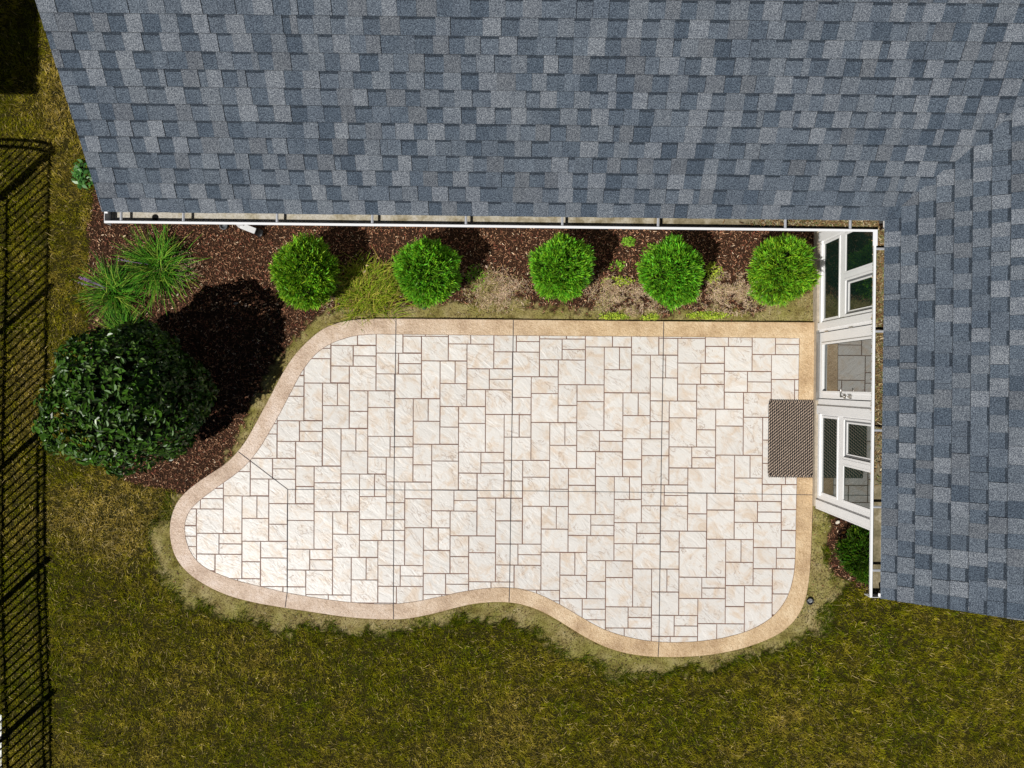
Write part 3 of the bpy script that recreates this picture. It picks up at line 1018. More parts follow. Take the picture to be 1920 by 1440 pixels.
# wet leaf litter lying in the trough, thickest at the inner corner
def chips(name, n, place, lmin, lmax, wmin, wmax, pal, mat, parent=None, zoff=0.004, tilt=0.35, curl=False, loc=None):
    xs, ys, zs = place(n)
    n = len(xs)
    L_ = rng.uniform(lmin, lmax, n) / 2; Wd = rng.uniform(wmin, wmax, n) / 2
    az = rng.uniform(0, 2 * np.pi, n)
    el = rng.normal(0, tilt, n); ro = rng.normal(0, tilt, n)
    dx = np.c_[np.cos(az) * np.cos(el), np.sin(az) * np.cos(el), np.sin(el)]
    sd = np.c_[-np.sin(az), np.cos(az), np.zeros(n)]
    sd = sd * np.cos(ro)[:, None] + np.c_[np.zeros(n), np.zeros(n), np.ones(n)] * np.sin(ro)[:, None]
    c_ = np.c_[xs, ys, zs + zoff + np.abs(np.sin(el)) * L_ + rng.uniform(0, zoff, n)]
    t1 = rng.uniform(0.3, 1.0, n)[:, None]
    v = np.stack([c_ - dx * L_[:, None] - sd * Wd[:, None], c_ + dx * L_[:, None] - sd * Wd[:, None] * t1, c_ + dx * L_[:, None] + sd * Wd[:, None] * t1, c_ - dx * L_[:, None] + sd * Wd[:, None]], 1)
    pal = np.array(pal)
    w_ = pal[:, 3] / pal[:, 3].sum()
    col = pal[rng.choice(len(pal), n, p=w_), :3] * rng.uniform(0.7, 1.3, (n, 1)) * (1.18 if name == 'mulch' else 1.0)
    me = np_mesh(name, v.reshape(-1, 3), 4, np.repeat(col, 4, 0))
    return link_mesh(name, me, mat, parent, loc=loc)


M_CHIP = mat_attr('bark_chip', 0.8, 0.25, var=0.2)


def gutter_litter(n):
    s_ = B1 - 0.07 - rng.beta(1.0, 2.2, n) * 2.6
    c_ = rng.uniform(-0.065, 0.04, n)
    pts = np.array([L(A1 - c, s, ZL - GD + 0.004) for s, c in zip(s_, c_)])
    s2 = A1 - rng.beta(1.0, 3.0, n // 2) * 1.6
    c2 = rng.uniform(-0.05, 0.055, n // 2)
    p2 = np.array([L(s, B1 - c, ZL - GD + 0.004) for s, c in zip(s2, c2)])
    pts = np.r_[pts, p2]
    return pts[:, 0], pts[:, 1], pts[:, 2] + rng.uniform(0, 0.012, len(pts))


tag(chips('leaf_litter', 3600, gutter_litter, 0.012, 0.05, 0.004, 0.012,
          [(0.20, 0.12, 0.05, 3), (0.32, 0.24, 0.12, 2), (0.12, 0.07, 0.03, 3), (0.16, 0.17, 0.06, 2), (0.45, 0.38, 0.25, 1)], M_CHIP, tilt=0.3), 'damp brown leaf litter lying in the gutter', 'leaf litter', kind='stuff')

# downspout foot and its black drain adapter, black pipe beside
mb = MB()
q0 = Vector(W(440, 412, 0.25)); q1 = Vector(W(452, 423, 0.14)); q2 = Vector(W(480, 434, 0.04))
qt = Vector(L(-3.62, WB - 0.05, EZ - 0.25))
wallx = Vector((q0.x, L(0, WB - 0.05, 0)[1] + 0.02, 0.42))
mb.bar((wallx.x, wallx.y, EZ - 0.3), wallx, 0.075, 0.055, up=(1, 0, 0))
mb.bar(wallx, q1, 0.075, 0.055)
mb.bar(q1, q2, 0.08, 0.058)
ds = mb.build('downspout', M_GUT, house, bevel=0.004)
mb = MB()
q3 = Vector(W(489, 438, -0.01))
mb.tube([q2 - (q3 - q2) * 0.3, q2 + (q3 - q2) * 0.5, q3], [0.05, 0.055, 0.058], 14)
mb.build('drain_adapter', mat_plain('black_plastic', (0.012, 0.012, 0.013), 0.5, 0.4), ds, smooth=True)
mb = MB()
c0 = Vector(W(419, 423, 0.0))
ringp = [c0 + Vector((math.cos(t) * 0.05, math.sin(t) * 0.05, 0.0)) for t in np.linspace(0, 2 * math.pi, 25)]
mb.tube(ringp, 0.009, 8, cap=False)
mb.tube([c0 + Vector((0, 0, -0.06)), c0 + Vector((0, 0, -0.02))], 0.045, 18)
mb.build('drain_pipe', mat_plain('grey_pipe', (0.10, 0.11, 0.12), 0.5, 0.4), None, smooth=True, loc=tuple(c0))
tag(bpy.data.objects['drain_pipe'], 'round grey drain pipe end poking from the mulch under the gutter', 'drain pipe')

# ------------------------------------------------------------ doormat, woven of black and beige cord
mat0 = W(1483.5, 822.5, 0.0)
dm = thing('doormat', mat0, 'woven rectangular doormat of black and beige cord on the patio by the sunroom wall', 'doormat')
x0, y0 = W(1440, 895)[:2]; x1, y1 = W(1527, 750)[:2]
hw, hh_ = (x1 - x0) / 2, (y1 - y0) / 2
cx, cy = (x0 + x1) / 2, (y0 + y1) / 2


def MT(u, v, z):
    return (cx + u * cs + v * sn, cy - u * sn + v * cs, z)


mb = MB()
nr = 28
out_ = []
for (sx_, sy_, a0_) in ((1, 1, 0), (-1, 1, 90), (-1, -1, 180), (1, -1, 270)):
    for t in range(0, 91, 15):
        g_ = R(a0_ + t)
        out_.append((sx_ * (hw - 0.06) + 0.055 * math.cos(g_), sy_ * (hh_ - 0.06) + 0.055 * math.sin(g_)))
n = len(out_)
mb.add([MT(a_, b_, 0.012) for a_, b_ in out_] + [MT(a_, b_, 0.003) for a_, b_ in out_], [tuple(range(n))] + [(k, n + k, n + (k + 1) % n, (k + 1) % n) for k in range(n)])
mb.build('backing', mat_plain('black_cord', (0.012, 0.011, 0.011), 0.55, 0.4), dm)
mbl = MB(); mbk = MB()
NC, NR = 25, 25
du = 2 * hw / NC; dv = 2 * hh_ / NR
for i in range(NC):
    u = -hw + (i + 0.5) * du
    for j in range(NR):
        v = -hh_ + (j + (0.5 if i % 2 else 0.0) + 0.3) * dv
        if abs(v) > hh_ - dv * 0.5: continue
        if (abs(u) > hw - 0.04) and (abs(v) > hh_ - 0.05): continue
        tgt = mbl
        a_ = du * 0.34
        pts = [MT(u - a_, v - dv * 0.38, 0.013), MT(u - a_ * .3, v - dv * 0.14, 0.021), MT(u + a_ * .3, v + dv * 0.14, 0.021), MT(u + a_, v + dv * 0.38, 0.013)]
        tgt.tube(pts, [0.0038, 0.0056, 0.0056, 0.0038], 6)
        pts = [MT(u - a_ + du * .5, v - dv * 0.46, 0.011), MT(u + du * .5, v, 0.019), MT(u + a_ + du * .5, v + dv * 0.46, 0.011)]
        if u + du * .5 < hw: mbk.tube(pts, [0.004, 0.0065, 0.004], 6)
# looped ends of the cords
for i in range(NC):
    u = -hw + (i + 0.5) * du
    for sg in (1, -1):
        vv = sg * (hh_ - dv * 0.3)
        mbk.tube([MT(u - .004, vv - sg * dv * .6, 0.014), MT(u, vv, 0.02), MT(u + 0.008, vv + sg * dv * .35, 0.012)], [0.006, 0.007, 0.005], 6)
        mbl.tube([MT(u + .011, vv - sg * dv * .5, 0.016), MT(u + .013, vv + sg * dv * .25, 0.016)], [0.004, 0.0035], 6)
for j in range(NR * 2):
    v = -hh_ + 0.05 + j * (2 * hh_ - 0.1) / (NR * 2)
    for sg in (1, -1):
        mbk.tube([MT(sg * (hw - .012), v, 0.016), MT(sg * (hw + .002), v + 0.012, 0.010)], 0.0045, 6)
mbl.build('beige_cord', mat_plain('beige_cord', (0.52, 0.40, 0.31), 0.5, 0.4, var=0.3, vscale=30), dm, smooth=True)
mbk.build('black_cord', mat_plain('black_weave', (0.02, 0.018, 0.018), 0.5, 0.4), dm, smooth=True)

# ------------------------------------------------------------ lawn grass
M_GRASS = mat_attr('grass_blade', 0.9, 0.03, trans=0.25, var=0.15, vscale=12)


def blades(x, y, z0, ln, wd, lean, az, col, curve=0.4):
    """ribbons of two quads bending over; arrays in, vertices/colours out"""
    n = len(x)
    dr = np.c_[np.cos(az), np.sin(az)]
    sd = np.c_[-np.sin(az), np.cos(az)] * (wd / 2)[:, None]
    b = np.c_[x, y]
    h1 = ln * 0.55 * np.cos(lean); r1 = ln * 0.55 * np.sin(lean)
    l2 = np.minimum(lean + curve, 1.75)
    h2 = h1 + ln * 0.45 * np.cos(l2); r2 = r1 + ln * 0.45 * np.sin(l2)
    m1 = b + dr * r1[:, None]; m2 = b + dr * r2[:, None]
    P = [np.c_[b - sd, z0], np.c_[b + sd, z0], np.c_[m1 + sd * .9, z0 + h1], np.c_[m1 - sd * .9, z0 + h1],
         np.c_[m1 - sd * .9, z0 + h1], np.c_[m1 + sd * .9, z0 + h1], np.c_[m2 + sd * .15, z0 + h2], np.c_[m2 - sd * .15, z0 + h2]]
    V = np.stack(P, 1).reshape(-1, 3)
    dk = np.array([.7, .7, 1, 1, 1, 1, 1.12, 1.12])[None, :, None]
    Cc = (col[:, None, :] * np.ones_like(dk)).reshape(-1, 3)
    return V, Cc


ED = blur(M_d, 5)
NB = 1250000
x = rng.uniform(-7.8, 7.9, NB); y = rng.uniform(-6.1, 5.9, NB)
keep = lookup(M_g, x, y) > 0.5
tf = fbm(x * 5.5 + 20, y * 5.5 + 3, 3)
keep |= (lookup(M_d, x, y) > 0.5) & (lookup(ED, x, y) < 0.97) & (tf > 0.565) & (y < -1.5)
keep &= ~((y > 2.5) & (x > -4.3)) & ~((x > 4.5) & (y > -1.6))
x, y = x[keep], y[keep]
dd = lookup(dist, x, y)
ragged = fbm(x * 15 + 40, y * 15 + 2, 3)
near = np.clip((dd - 30) / 40, 0, 1)
keep = (ragged > 0.36) | (rng.random(len(x)) < 0.25)
x, y, dd, ragged = x[keep], y[keep], dd[keep], ragged[keep]
n = len(x)
pxx = 960 + x * 133.2; pyy = 720 - y * 133.2
patch = fbm(x * 1.1 + 3, y * 1.1 + 8, 4)
fine = fbm(x * 6, y * 6, 3)
clump = fbm(x * 15 + 5, y * 15, 2)
dry = np.exp(-(((pxx - 200) / 130) ** 2 + ((pyy - 985) / 75) ** 2)) * 1.1
dry = np.maximum(dry, 0.8 * np.exp(-(((pxx - 60) / 60) ** 2 + ((pyy - 720) / 140) ** 2)))
dry = np.maximum(dry, 0.8 * np.exp(-(((pxx - 110) / 60) ** 2 + ((pyy - 160) / 90) ** 2)))
q = np.clip((patch - 0.5) * 1.7 + (fine - 0.5) * 1.3 + dry * 1.0 + rng.normal(0, 0.28, n), -1, 1.3)
green = np.array([0.105, 0.150, 0.004]); olive = np.array([0.250, 0.232, 0.006]); tan = np.array([0.55, 0.39, 0.09])
qq = q[:, None]
col = np.where(qq < 0, olive + (green - olive) * (-qq), olive + (tan - olive) * np.clip(qq, 0, 1) * 0.75)
straw = rng.random(n) < 0.035 + 0.1 * np.clip(dry, 0, 1)
col[straw] = np.array([0.60, 0.47, 0.20]) * rng.uniform(0.7, 1.2, (straw.sum(), 1))
edge = np.clip(lookup(ED, x, y) * 2.6, 0, 1)
on_dirt = lookup(M_d, x, y) > 0.5
col = np.where((edge > .5)[:, None] & (rng.random(n) < .6)[:, None], green * 0.8, col)
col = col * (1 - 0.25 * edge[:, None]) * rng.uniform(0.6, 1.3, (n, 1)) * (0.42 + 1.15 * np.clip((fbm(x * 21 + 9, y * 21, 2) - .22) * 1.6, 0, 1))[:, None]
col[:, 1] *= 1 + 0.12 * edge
ln = (0.018 + 0.09 * clump ** 1.6) * rng.uniform(0.6, 1.25, n) * (1 + 0.7 * edge)
wd = rng.uniform(0.0032, 0.0058, n)
lean = np.clip(rng.normal(0.85, 0.35, n), 0.05, 1.45)
ln[straw] *= 1.5
az = rng.uniform(0, 2 * np.pi, n) * 0.75 + 6 * fbm(x * 1.7, y * 1.7, 2)
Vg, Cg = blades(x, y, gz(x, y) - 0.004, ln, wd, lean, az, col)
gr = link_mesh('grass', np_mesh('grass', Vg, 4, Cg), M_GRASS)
tag(gr, 'olive and straw coloured lawn grass round the patio', 'grass', kind='stuff')

# ------------------------------------------------------------ bark mulch
def scatter(mask_fn, x0, x1, y0, y1):
    def f(n):
        xs = rng.uniform(x0, x1, n); ys = rng.uniform(y0, y1, n)
        k = mask_fn(xs, ys)
        xs, ys = xs[k], ys[k]
        return xs, ys, gz(xs, ys)
    return f


def mulch_ok(xs, ys):
    mm = lookup(M_m, xs, ys) > 0.5
    mm |= (lookup(M_d, xs, ys) > 0.5) & (rng.random(len(xs)) < 0.018)
    return mm & ((ys < 2.4 - xs * 0.0113) | ((xs < -4.0) & (ys < 3.7))) & ~((xs > 4.35) & (ys > -1.6))


pal = [(0.13, 0.055, 0.028, 5), (0.25, 0.115, 0.06, 5), (0.38, 0.20, 0.11, 3.5), (0.56, 0.35, 0.21, 1.6), (0.76, 0.58, 0.40, 0.55), (0.03, 0.013, 0.009, 3.5), (0.24, 0.075, 0.045, 2.5)]
mo = chips('mulch', 165000, scatter(mulch_ok, -6.3, 6.5, -3.0, 3.7), 0.010, 0.045, 0.0035, 0.009, pal, M_CHIP, zoff=0.006, tilt=0.4)
tag(mo, 'red-brown shredded bark mulch in the planting bed', 'mulch', kind='stuff')


def thatch_ok(xs, ys):
    u = 960 + xs * 133.2; v = 720 - ys * 133.2
    k = np.zeros(len(xs))
    for (a, b, ra, rb, s_) in ((1368, 552, 48, 30, 1.0), (1185, 562, 50, 24, .9), (930, 545, 48, 26, .8), (330, 505, 30, 22, .5), (620, 540, 25, 30, .3), (1140, 545, 30, 22, .6)):
        k = np.maximum(k, s_ * np.exp(-(((u - a) / ra) ** 2 + ((v - b) / rb) ** 2) * 1.2))
    k *= np.clip((fbm(xs * 9, ys * 9, 3) - 0.3) * 3, 0, 1.4)
    return (rng.random(len(xs)) < k) & (v < 596)


th = chips('dry_thatch', 300000, scatter(thatch_ok, -5.2, 4.2, 0.95, 2.1), 0.02, 0.07, 0.002, 0.0045,
           [(0.58, 0.41, 0.27, 4), (0.75, 0.58, 0.42, 3), (0.36, 0.24, 0.13, 2), (0.45, 0.40, 0.14, 2)], M_CHIP, zoff=0.014, tilt=0.5)
tag(th, 'dead straw coloured grass thatch between the shrubs', 'dry grass', kind='stuff')


def deb_ok(xs, ys):
    return (lookup(M_d, xs, ys) > 0.5) & (fbm(xs * 4, ys * 4, 3) + rng.normal(0, .08, len(xs)) > 0.47)


db = chips('soil_debris', 70000, scatter(deb_ok, -5.5, 5.4, -4.6, 2.3), 0.008, 0.03, 0.004, 0.011,
           [(0.10, 0.055, 0.025, 4), (0.18, 0.12, 0.05, 3), (0.05, 0.05, 0.02, 3), (0.45, 0.38, 0.25, 1), (0.09, 0.11, 0.02, 2)], M_CHIP, zoff=0.003, tilt=0.3)
tag(db, 'bits of bark and twig on the bare soil round the patio', 'debris', kind='stuff')


# ------------------------------------------------------------ plants
M_TUFT = mat_attr('conifer_spray', 0.5, 0.3, trans=0.25, var=0.15, vscale=25)
M_LEAF = mat_attr('glossy_leaf', 0.38, 0.5, trans=0.12, var=0.12, vscale=20)
M_STRAP = mat_attr('strap_leaf', 0.6, 0.08, trans=0.2, var=0.12, vscale=20)
M_WOOD = mat_plain('bark', (0.10, 0.07, 0.05), 0.9, 0.2, var=0.3, vscale=30)
M_CORE = mat_plain('core_shade', (0.010, 0.012, 0.005), 0.95, 0.05, var=0.4, vscale=30)  # near-black solid core: inner shade of the crowns put into the colour


def rand_dir(n, zmin=-0.35):
    z = rng.uniform(zmin, 1, n); a = rng.uniform(0, 2 * np.pi, n); r = np.sqrt(1 - z * z)
    return np.c_[r * np.cos(a), r * np.sin(a), z]


def core(mb, c, r, k=0.8, n=16):
    vs = []; fs = []
    for i in range(n + 1):
        ph = math.pi * i / n
        for j in range(n * 2):
            t = math.pi * j / n
            d_ = np.array([math.sin(ph) * math.cos(t), math.sin(ph) * math.sin(t), math.cos(ph)])
            s_ = k * (0.9 + 0.2 * float(vnoise(d_[0] * 3 + c[0] * 5, d_[1] * 3 + d_[2] * 3)))
            vs.append((c[0] + d_[0] * r[0] * s_, c[1] + d_[1] * r[1] * s_, max(GZ - .01, c[2] + d_[2] * r[2] * s_)))
    m_ = n * 2
    for i in range(n):
        for j in range(m_):
            fs.append((i * m_ + j, (i + 1) * m_ + j, (i + 1) * m_ + (j + 1) % m_, i * m_ + (j + 1) % m_))
    mb.add(vs, fs)


def trunk(parent, x, y, h, r, mat=None, forks=4):
    mb = MB()
    mb.tube([(x, y, GZ - 0.04), (x + .01, y, h * 0.4), (x, y + .01, h * 0.75)], [r, r * .8, r * .45], 8)
    for k in range(forks):
        g_ = k * 2 * math.pi / forks + 0.4
        mb.tube([(x, y, h * (0.2 + 0.1 * (k % 2))), (x + math.cos(g_) * h * .2, y + math.sin(g_) * h * .2, h * .6)], [r * .6, r * .25], 6)
    mb.build('trunk', mat or M_WOOD, parent, smooth=True)


def conifer(px, py, rpx, rpy, seed, label, hue=1.0, dark=1.0, name='globe_shrub', grp='clipped globe conifers in the bed', height=1.0, ntip=2100):
    zc = height * 0.46
    cx_, cy_, _ = W(px, py, zc)
    rx, ry = rpx * (H - zc) / F, rpy * (H - zc) / F
    t = thing(name, (cx_, cy_, GZ), label, 'shrub', grp)
    trunk(t, cx_, cy_, height * .6, 0.03)
    d_ = rand_dir(ntip, -0.55)
    lump = 0.66 + 0.54 * fbm(d_[:, 0] * 2.6 + seed * 7, d_[:, 1] * 2.0 + d_[:, 2] * 1.7 + seed, 3) + rng.uniform(-0.18, 0.06, ntip)
    rz = height * 0.5
    tip = np.c_[cx_ + d_[:, 0] * rx * lump, cy_ + d_[:, 1] * ry * lump, zc + d_[:, 2] * rz * lump]
    grow = d_ + np.array([0, 0, 0.45]) + rng.normal(0, 0.22, (ntip, 3))
    grow /= np.linalg.norm(grow, axis=1)[:, None]
    VV = []; CC = []
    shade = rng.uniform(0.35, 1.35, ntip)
    inner = np.clip((fbm(d_[:, 0] * 7 + seed, d_[:, 1] * 7 + d_[:, 2] * 5, 2) - .3) * 2.2, 0.25, 1.15)
    for k in range(7):
        dr = grow + rng.normal(0, 0.42, (ntip, 3)); dr /= np.linalg.norm(dr, axis=1)[:, None]
        ln_ = rng.uniform(0.045, 0.105, ntip)[:, None]; wd_ = rng.uniform(0.007, 0.013, ntip)[:, None]
        st = tip - grow * rng.uniform(0.015, 0.05, ntip)[:, None]
        sd = np.cross(dr, rng.normal(0, 1, (ntip, 3))); sd /= np.linalg.norm(sd, axis=1)[:, None]
        en = st + dr * ln_
        mid = st + dr * ln_ * 0.55
        VV.append(np.stack([st - sd * wd_ * .3, mid - sd * wd_ * .6, en, mid + sd * wd_ * .6], 1))
        y_ = rng.uniform(0.75, 1.25, ntip)
        g_ = np.array([0.21 * hue, 0.47, 0.022]) * dark
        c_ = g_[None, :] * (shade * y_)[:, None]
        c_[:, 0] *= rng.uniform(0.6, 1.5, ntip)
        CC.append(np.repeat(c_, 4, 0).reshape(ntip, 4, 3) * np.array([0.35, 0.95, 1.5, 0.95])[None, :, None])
    V_ = np.stack(VV, 1).reshape(-1, 3); C_ = np.stack(CC, 1).reshape(-1, 3)
    V_[:, 2] = np.maximum(V_[:, 2], GZ + 0.01)
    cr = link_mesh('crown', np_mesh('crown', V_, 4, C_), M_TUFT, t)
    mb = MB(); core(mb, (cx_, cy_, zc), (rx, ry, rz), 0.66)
    mb.build('dark_core', M_CORE, cr, smooth=True)
    return t


SHR = [(572, 512, 60, 67, 'bright green globe shrub, leftmost in the row, nearest the big dark bush', 1.05),
       (802, 510, 59, 62, 'round green shrub right of the yellow-green grass clump, second from the left in the row', 0.85),
       (1051, 503, 56, 58, 'globe shrub standing alone in the middle of the row along the gutter', 0.85),
       (1259, 511, 55, 61, 'globe shrub with pale weeds on both sides, second from the sunroom', 0.8),
       (1464, 506, 56, 61, 'feathery light green globe shrub closest to the sunroom windows', 1.0)]
for i, (a, b, ra, rb, lab, hue) in enumerate(SHR):
    conifer(a, b, ra, rb, i + 1, lab, hue)
conifer(1624, 1040, 46, 50, 9, 'small dark green bush half hidden under the gutter beside the sunroom corner', 0.9, 0.32, 'bush', None, 0.62, 1300)

# big evergreen with glossy leaves
zc = 1.0
bx, by = -4.83, -0.17
big = thing('evergreen_bush', (bx, by, GZ), 'large dark evergreen bush with glossy leaves in the corner of the bed by the fence', 'bush')
trunk(big, bx, by, 1.6, 0.06, forks=6)
nl = 7600
d_ = rand_dir(nl, -0.85)
rr_ = np.array([0.93, 0.92, 1.02])
sq = (np.abs(d_[:, 0] ** 2 + d_[:, 1] ** 2) ** 1.3 + np.abs(d_[:, 2]) ** 2.6) ** (-1 / 2.6)
lf = fbm(d_[:, 0] * 2.3 + 4, d_[:, 1] * 2.3 + d_[:, 2] * 2.1 + 2, 4)
lump = sq * (0.66 + 0.54 * lf - 0.12 * rng.random(nl) ** 2)
ctr = np.array([bx, by, zc]) + d_ * rr_ * lump[:, None]
ctr[:, 2] = np.maximum(ctr[:, 2], GZ + .03)
nrm = d_ + np.array([0, 0, 0.25]) + rng.normal(0, 0.65, (nl, 3)); nrm /= np.linalg.norm(nrm, axis=1)[:, None]
ax = np.cross(nrm, rng.normal(0, 1, (nl, 3))); ax /= np.linalg.norm(ax, axis=1)[:, None]
sd = np.cross(nrm, ax)
ln_ = rng.uniform(0.032, 0.052, nl)[:, None]; wd_ = ln_ * rng.uniform(0.40, 0.52, nl)[:, None]
fold = nrm * wd_ * 0.35
a0 = ctr - ax * ln_; a1 = ctr + ax * ln_ - nrm * ln_ * .15
l1 = ctr - sd * wd_ - ax * ln_ * .25 + fold; l2 = ctr - sd * wd_ * .85 + ax * ln_ * .45 + fold
r1 = ctr + sd * wd_ - ax * ln_ * .25 + fold; r2 = ctr + sd * wd_ * .85 + ax * ln_ * .45 + fold
V_ = np.stack([a0, a1, l2, l1, a0, r1, r2, a1], 1).reshape(-1, 3)
yng = (rng.random(nl) < 0.10)
c_ = np.array([0.040, 0.105, 0.006])[None, :] * rng.uniform(0.35, 1.6, (nl, 1))
c_[yng] = np.array([0.11, 0.19, 0.03]) * rng.uniform(0.6, 1.2, (yng.sum(), 1))
cr = link_mesh('crown', np_mesh('crown', V_, 4, np.repeat(c_, 8, 0)), M_LEAF, big)
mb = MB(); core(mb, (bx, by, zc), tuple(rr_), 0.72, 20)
mb.build('dark_core', M_CORE, cr, smooth=True)


def clump(name, px, py, rad, n, label, cat, cols, grp=None, width=0.008, h0=GZ, seg=4, up=0.75, mat=None, ell=1.0, flowers=0):
    cx_, cy_, _ = W(px, py, 0.05)
    t = thing(name, (cx_, cy_, GZ), label, cat, grp)
    V_ = []; C_ = []
    base = (0.17 if name == 'grass_tuft' else 0.095) * rad / 0.4
    messy = 0.5 if name == 'grass_tuft' else 0.0
    for k in range(n):
        a_ = rng.uniform(0, 2 * np.pi)
        Lh = rad * rng.uniform(0.55, 1.3) * (0.62 if messy else 0.85)
        b0 = rng.normal(0, base, 2)
        if rng.random() > 0.35: a_ = math.atan2(b0[1], b0[0]) + rng.normal(0, 0.5 + messy)
        if messy and rng.random() < 0.45: a_ = rng.normal(0.9, 0.5)
        th0 = rng.uniform(0.1, 1.1) ** up; bend = rng.uniform(0.35, 0.75)
        pts = []; z = h0; r = 0.0; th_ = th0
        for s_ in range(seg + 1):
            pts.append((r, z)); th_ = th0 + bend * s_ * 1.0 * 4 / seg * 0.55
            r += Lh / seg * math.sin(th_) * 1.05; z += Lh / seg * math.cos(th_)
            z = max(z, h0 + 0.012)
        ca, sa = math.cos(a_), math.sin(a_)
        tw = rng.normal(0, 0.25)
        col = np.array(cols[rng.integers(len(cols))]) * rng.uniform(0.7, 1.3)
        ws = [width * q_ for q_ in (0.8, 1.0, 0.95, 0.7, 0.1)]
        for s_ in range(seg):
            for (i_, j_) in ((s_, s_ + 1),):
                vs = []
                for (q_, sgn) in ((i_, -1), (i_, 1), (j_, 1), (j_, -1)):
                    r_, z_ = pts[q_]
                    x_ = cx_ + b0[0] + ca * r_ + sgn * ws[min(q_, 4)] / 2 * (-sa) + tw * r_ * (-sa) * .5
                    y_ = cy_ + (b0[1] + sa * r_ + sgn * ws[min(q_, 4)] / 2 * ca + tw * r_ * ca * .5) * ell
                    vs.append((x_, y_, z_))
                V_ += vs; C_ += [col] * 4
    link_mesh('leaves', np_mesh('leaves', np.array(V_), 4, np.array(C_)), mat or M_STRAP, t)
    for k in range(flowers):
        a_ = rng.uniform(0.6 * np.pi, 1.2 * np.pi)
        mb = MB()
        x_, y_ = cx_ + math.cos(a_) * rad * .75, cy_ + math.sin(a_) * rad * .7
        if y_ < cy_: y_ = cy_ + (cy_ - y_)
        mb.tube([(cx_ + (x_ - cx_) * .3, cy_ + (y_ - cy_) * .3, .05), (x_, y_, .28)], 0.0025, 5)
        for s_ in range(9):
            f_ = 0.75 + s_ * 0.03
            ox, oy = rng.normal(0, .008, 2)
            p0 = Vector((cx_ + (x_ - cx_) * f_ + ox, cy_ + (y_ - cy_) * f_ + oy, .05 + .3 * f_))
            mb.tube([p0, p0 + Vector((0, 0, .008))], [0.007, 0.004], 6)
        mb.build('flower_spike', M_PURPLE, t)
    return t


M_PURPLE = mat_plain('purple_flower', (0.42, 0.24, 0.52), 0.6, 0.3)
LC = [(0.035, 0.15, 0.008), (0.065, 0.23, 0.012), (0.13, 0.33, 0.025), (0.012, 0.05, 0.005), (0.24, 0.34, 0.04)]
clump('lilyturf', 294, 497, 0.50, 520, 'large spiky green lilyturf clump, the one nearest the gutter', 'grass clump', LC, 'lilyturf clumps left of the bed', flowers=1)
clump('lilyturf', 211, 547, 0.43, 430, 'spiky lilyturf clump with purple flower spikes at the lawn edge', 'grass clump', LC, 'lilyturf clumps left of the bed', flowers=4)
clump('lilyturf', 232, 628, 0.42, 380, 'spiky lilyturf clump half shaded behind the large evergreen bush', 'grass clump', LC, 'lilyturf clumps left of the bed')
clump('grass_tuft', 688, 545, 0.47, 1500, 'loose yellow-green grass clump between the first two globe shrubs', 'grass clump',
      [(0.22, 0.33, 0.015), (0.28, 0.34, 0.02), (0.13, 0.22, 0.01), (0.42, 0.40, 0.06), (0.30, 0.24, 0.06)], None, 0.008, ell=0.8)
clump('grass_tuft', 903, 540, 0.22, 200, 'thin dry grass tuft with weeds right of the second globe shrub', 'grass clump',
      [(0.22, 0.22, 0.05), (0.40, 0.33, 0.14), (0.30, 0.24, 0.10)], None, 0.005)
clump('grass_tuft', 1130, 575, 0.16, 70, 'small sparse grass tuft at the patio border near the middle of the bed', 'grass clump',
      [(0.25, 0.26, 0.06), (0.42, 0.36, 0.16)], None, 0.005)


def leafy(name, px, py, rx, ry, n, label, cols, size=0.02, h=0.06, mat=None, grp=None, cat='weed'):
    cx_, cy_, _ = W(px, py, 0.0)
    t = thing(name, (cx_, cy_, GZ), label, cat, grp)
    sx_, sy_ = rx / 133.2, ry / 133.2
    a_ = rng.uniform(0, 2 * np.pi, n); r_ = np.sqrt(rng.random(n)) * rng.uniform(0.7, 1.1, n)
    x_ = cx_ + np.cos(a_) * r_ * sx_; y_ = cy_ + np.sin(a_) * r_ * sy_
    keep = fbm(x_ * 16, y_ * 16, 2) > 0.30
    x_, y_, r_ = x_[keep], y_[keep], r_[keep]; n = len(x_)
    z_ = gz(x_, y_) + 0.008 + h * rng.random(n) * (1.05 - r_ * .8)
    nrm = np.c_[rng.normal(0, .45, (n, 2)), np.ones(n)]; nrm /= np.linalg.norm(nrm, axis=1)[:, None]
    ax = np.cross(nrm, rng.normal(0, 1, (n, 3))); ax /= np.linalg.norm(ax, axis=1)[:, None]
    sd = np.cross(nrm, ax)
    l_ = rng.uniform(.5, 1.2, (n, 1)) * size; w_ = l_ * rng.uniform(.4, .6, (n, 1))
    c0 = np.c_[x_, y_, z_]
    V_ = np.stack([c0 - ax * l_, c0 + sd * w_, c0 + ax * l_, c0 - sd * w_], 1).reshape(-1, 3)
    cc_ = np.array(cols)[rng.integers(len(cols), size=n)] * rng.uniform(.7, 1.3, (n, 1))
    link_mesh('leaves', np_mesh('leaves', V_, 4, np.repeat(cc_, 4, 0)), mat or M_STRAP, t)
    mb = MB()
    for k in range(5):
        g_ = k * 1.3
        mb.tube([(cx_, cy_, GZ - .01), (cx_ + math.cos(g_) * sx_ * .4, cy_ + math.sin(g_) * sy_ * .4, GZ + h * .6)], 0.0025, 5)
    mb.build('stem', mat_plain('green_stem', (0.10, 0.14, 0.04), 0.6, 0.3), t)
    return t


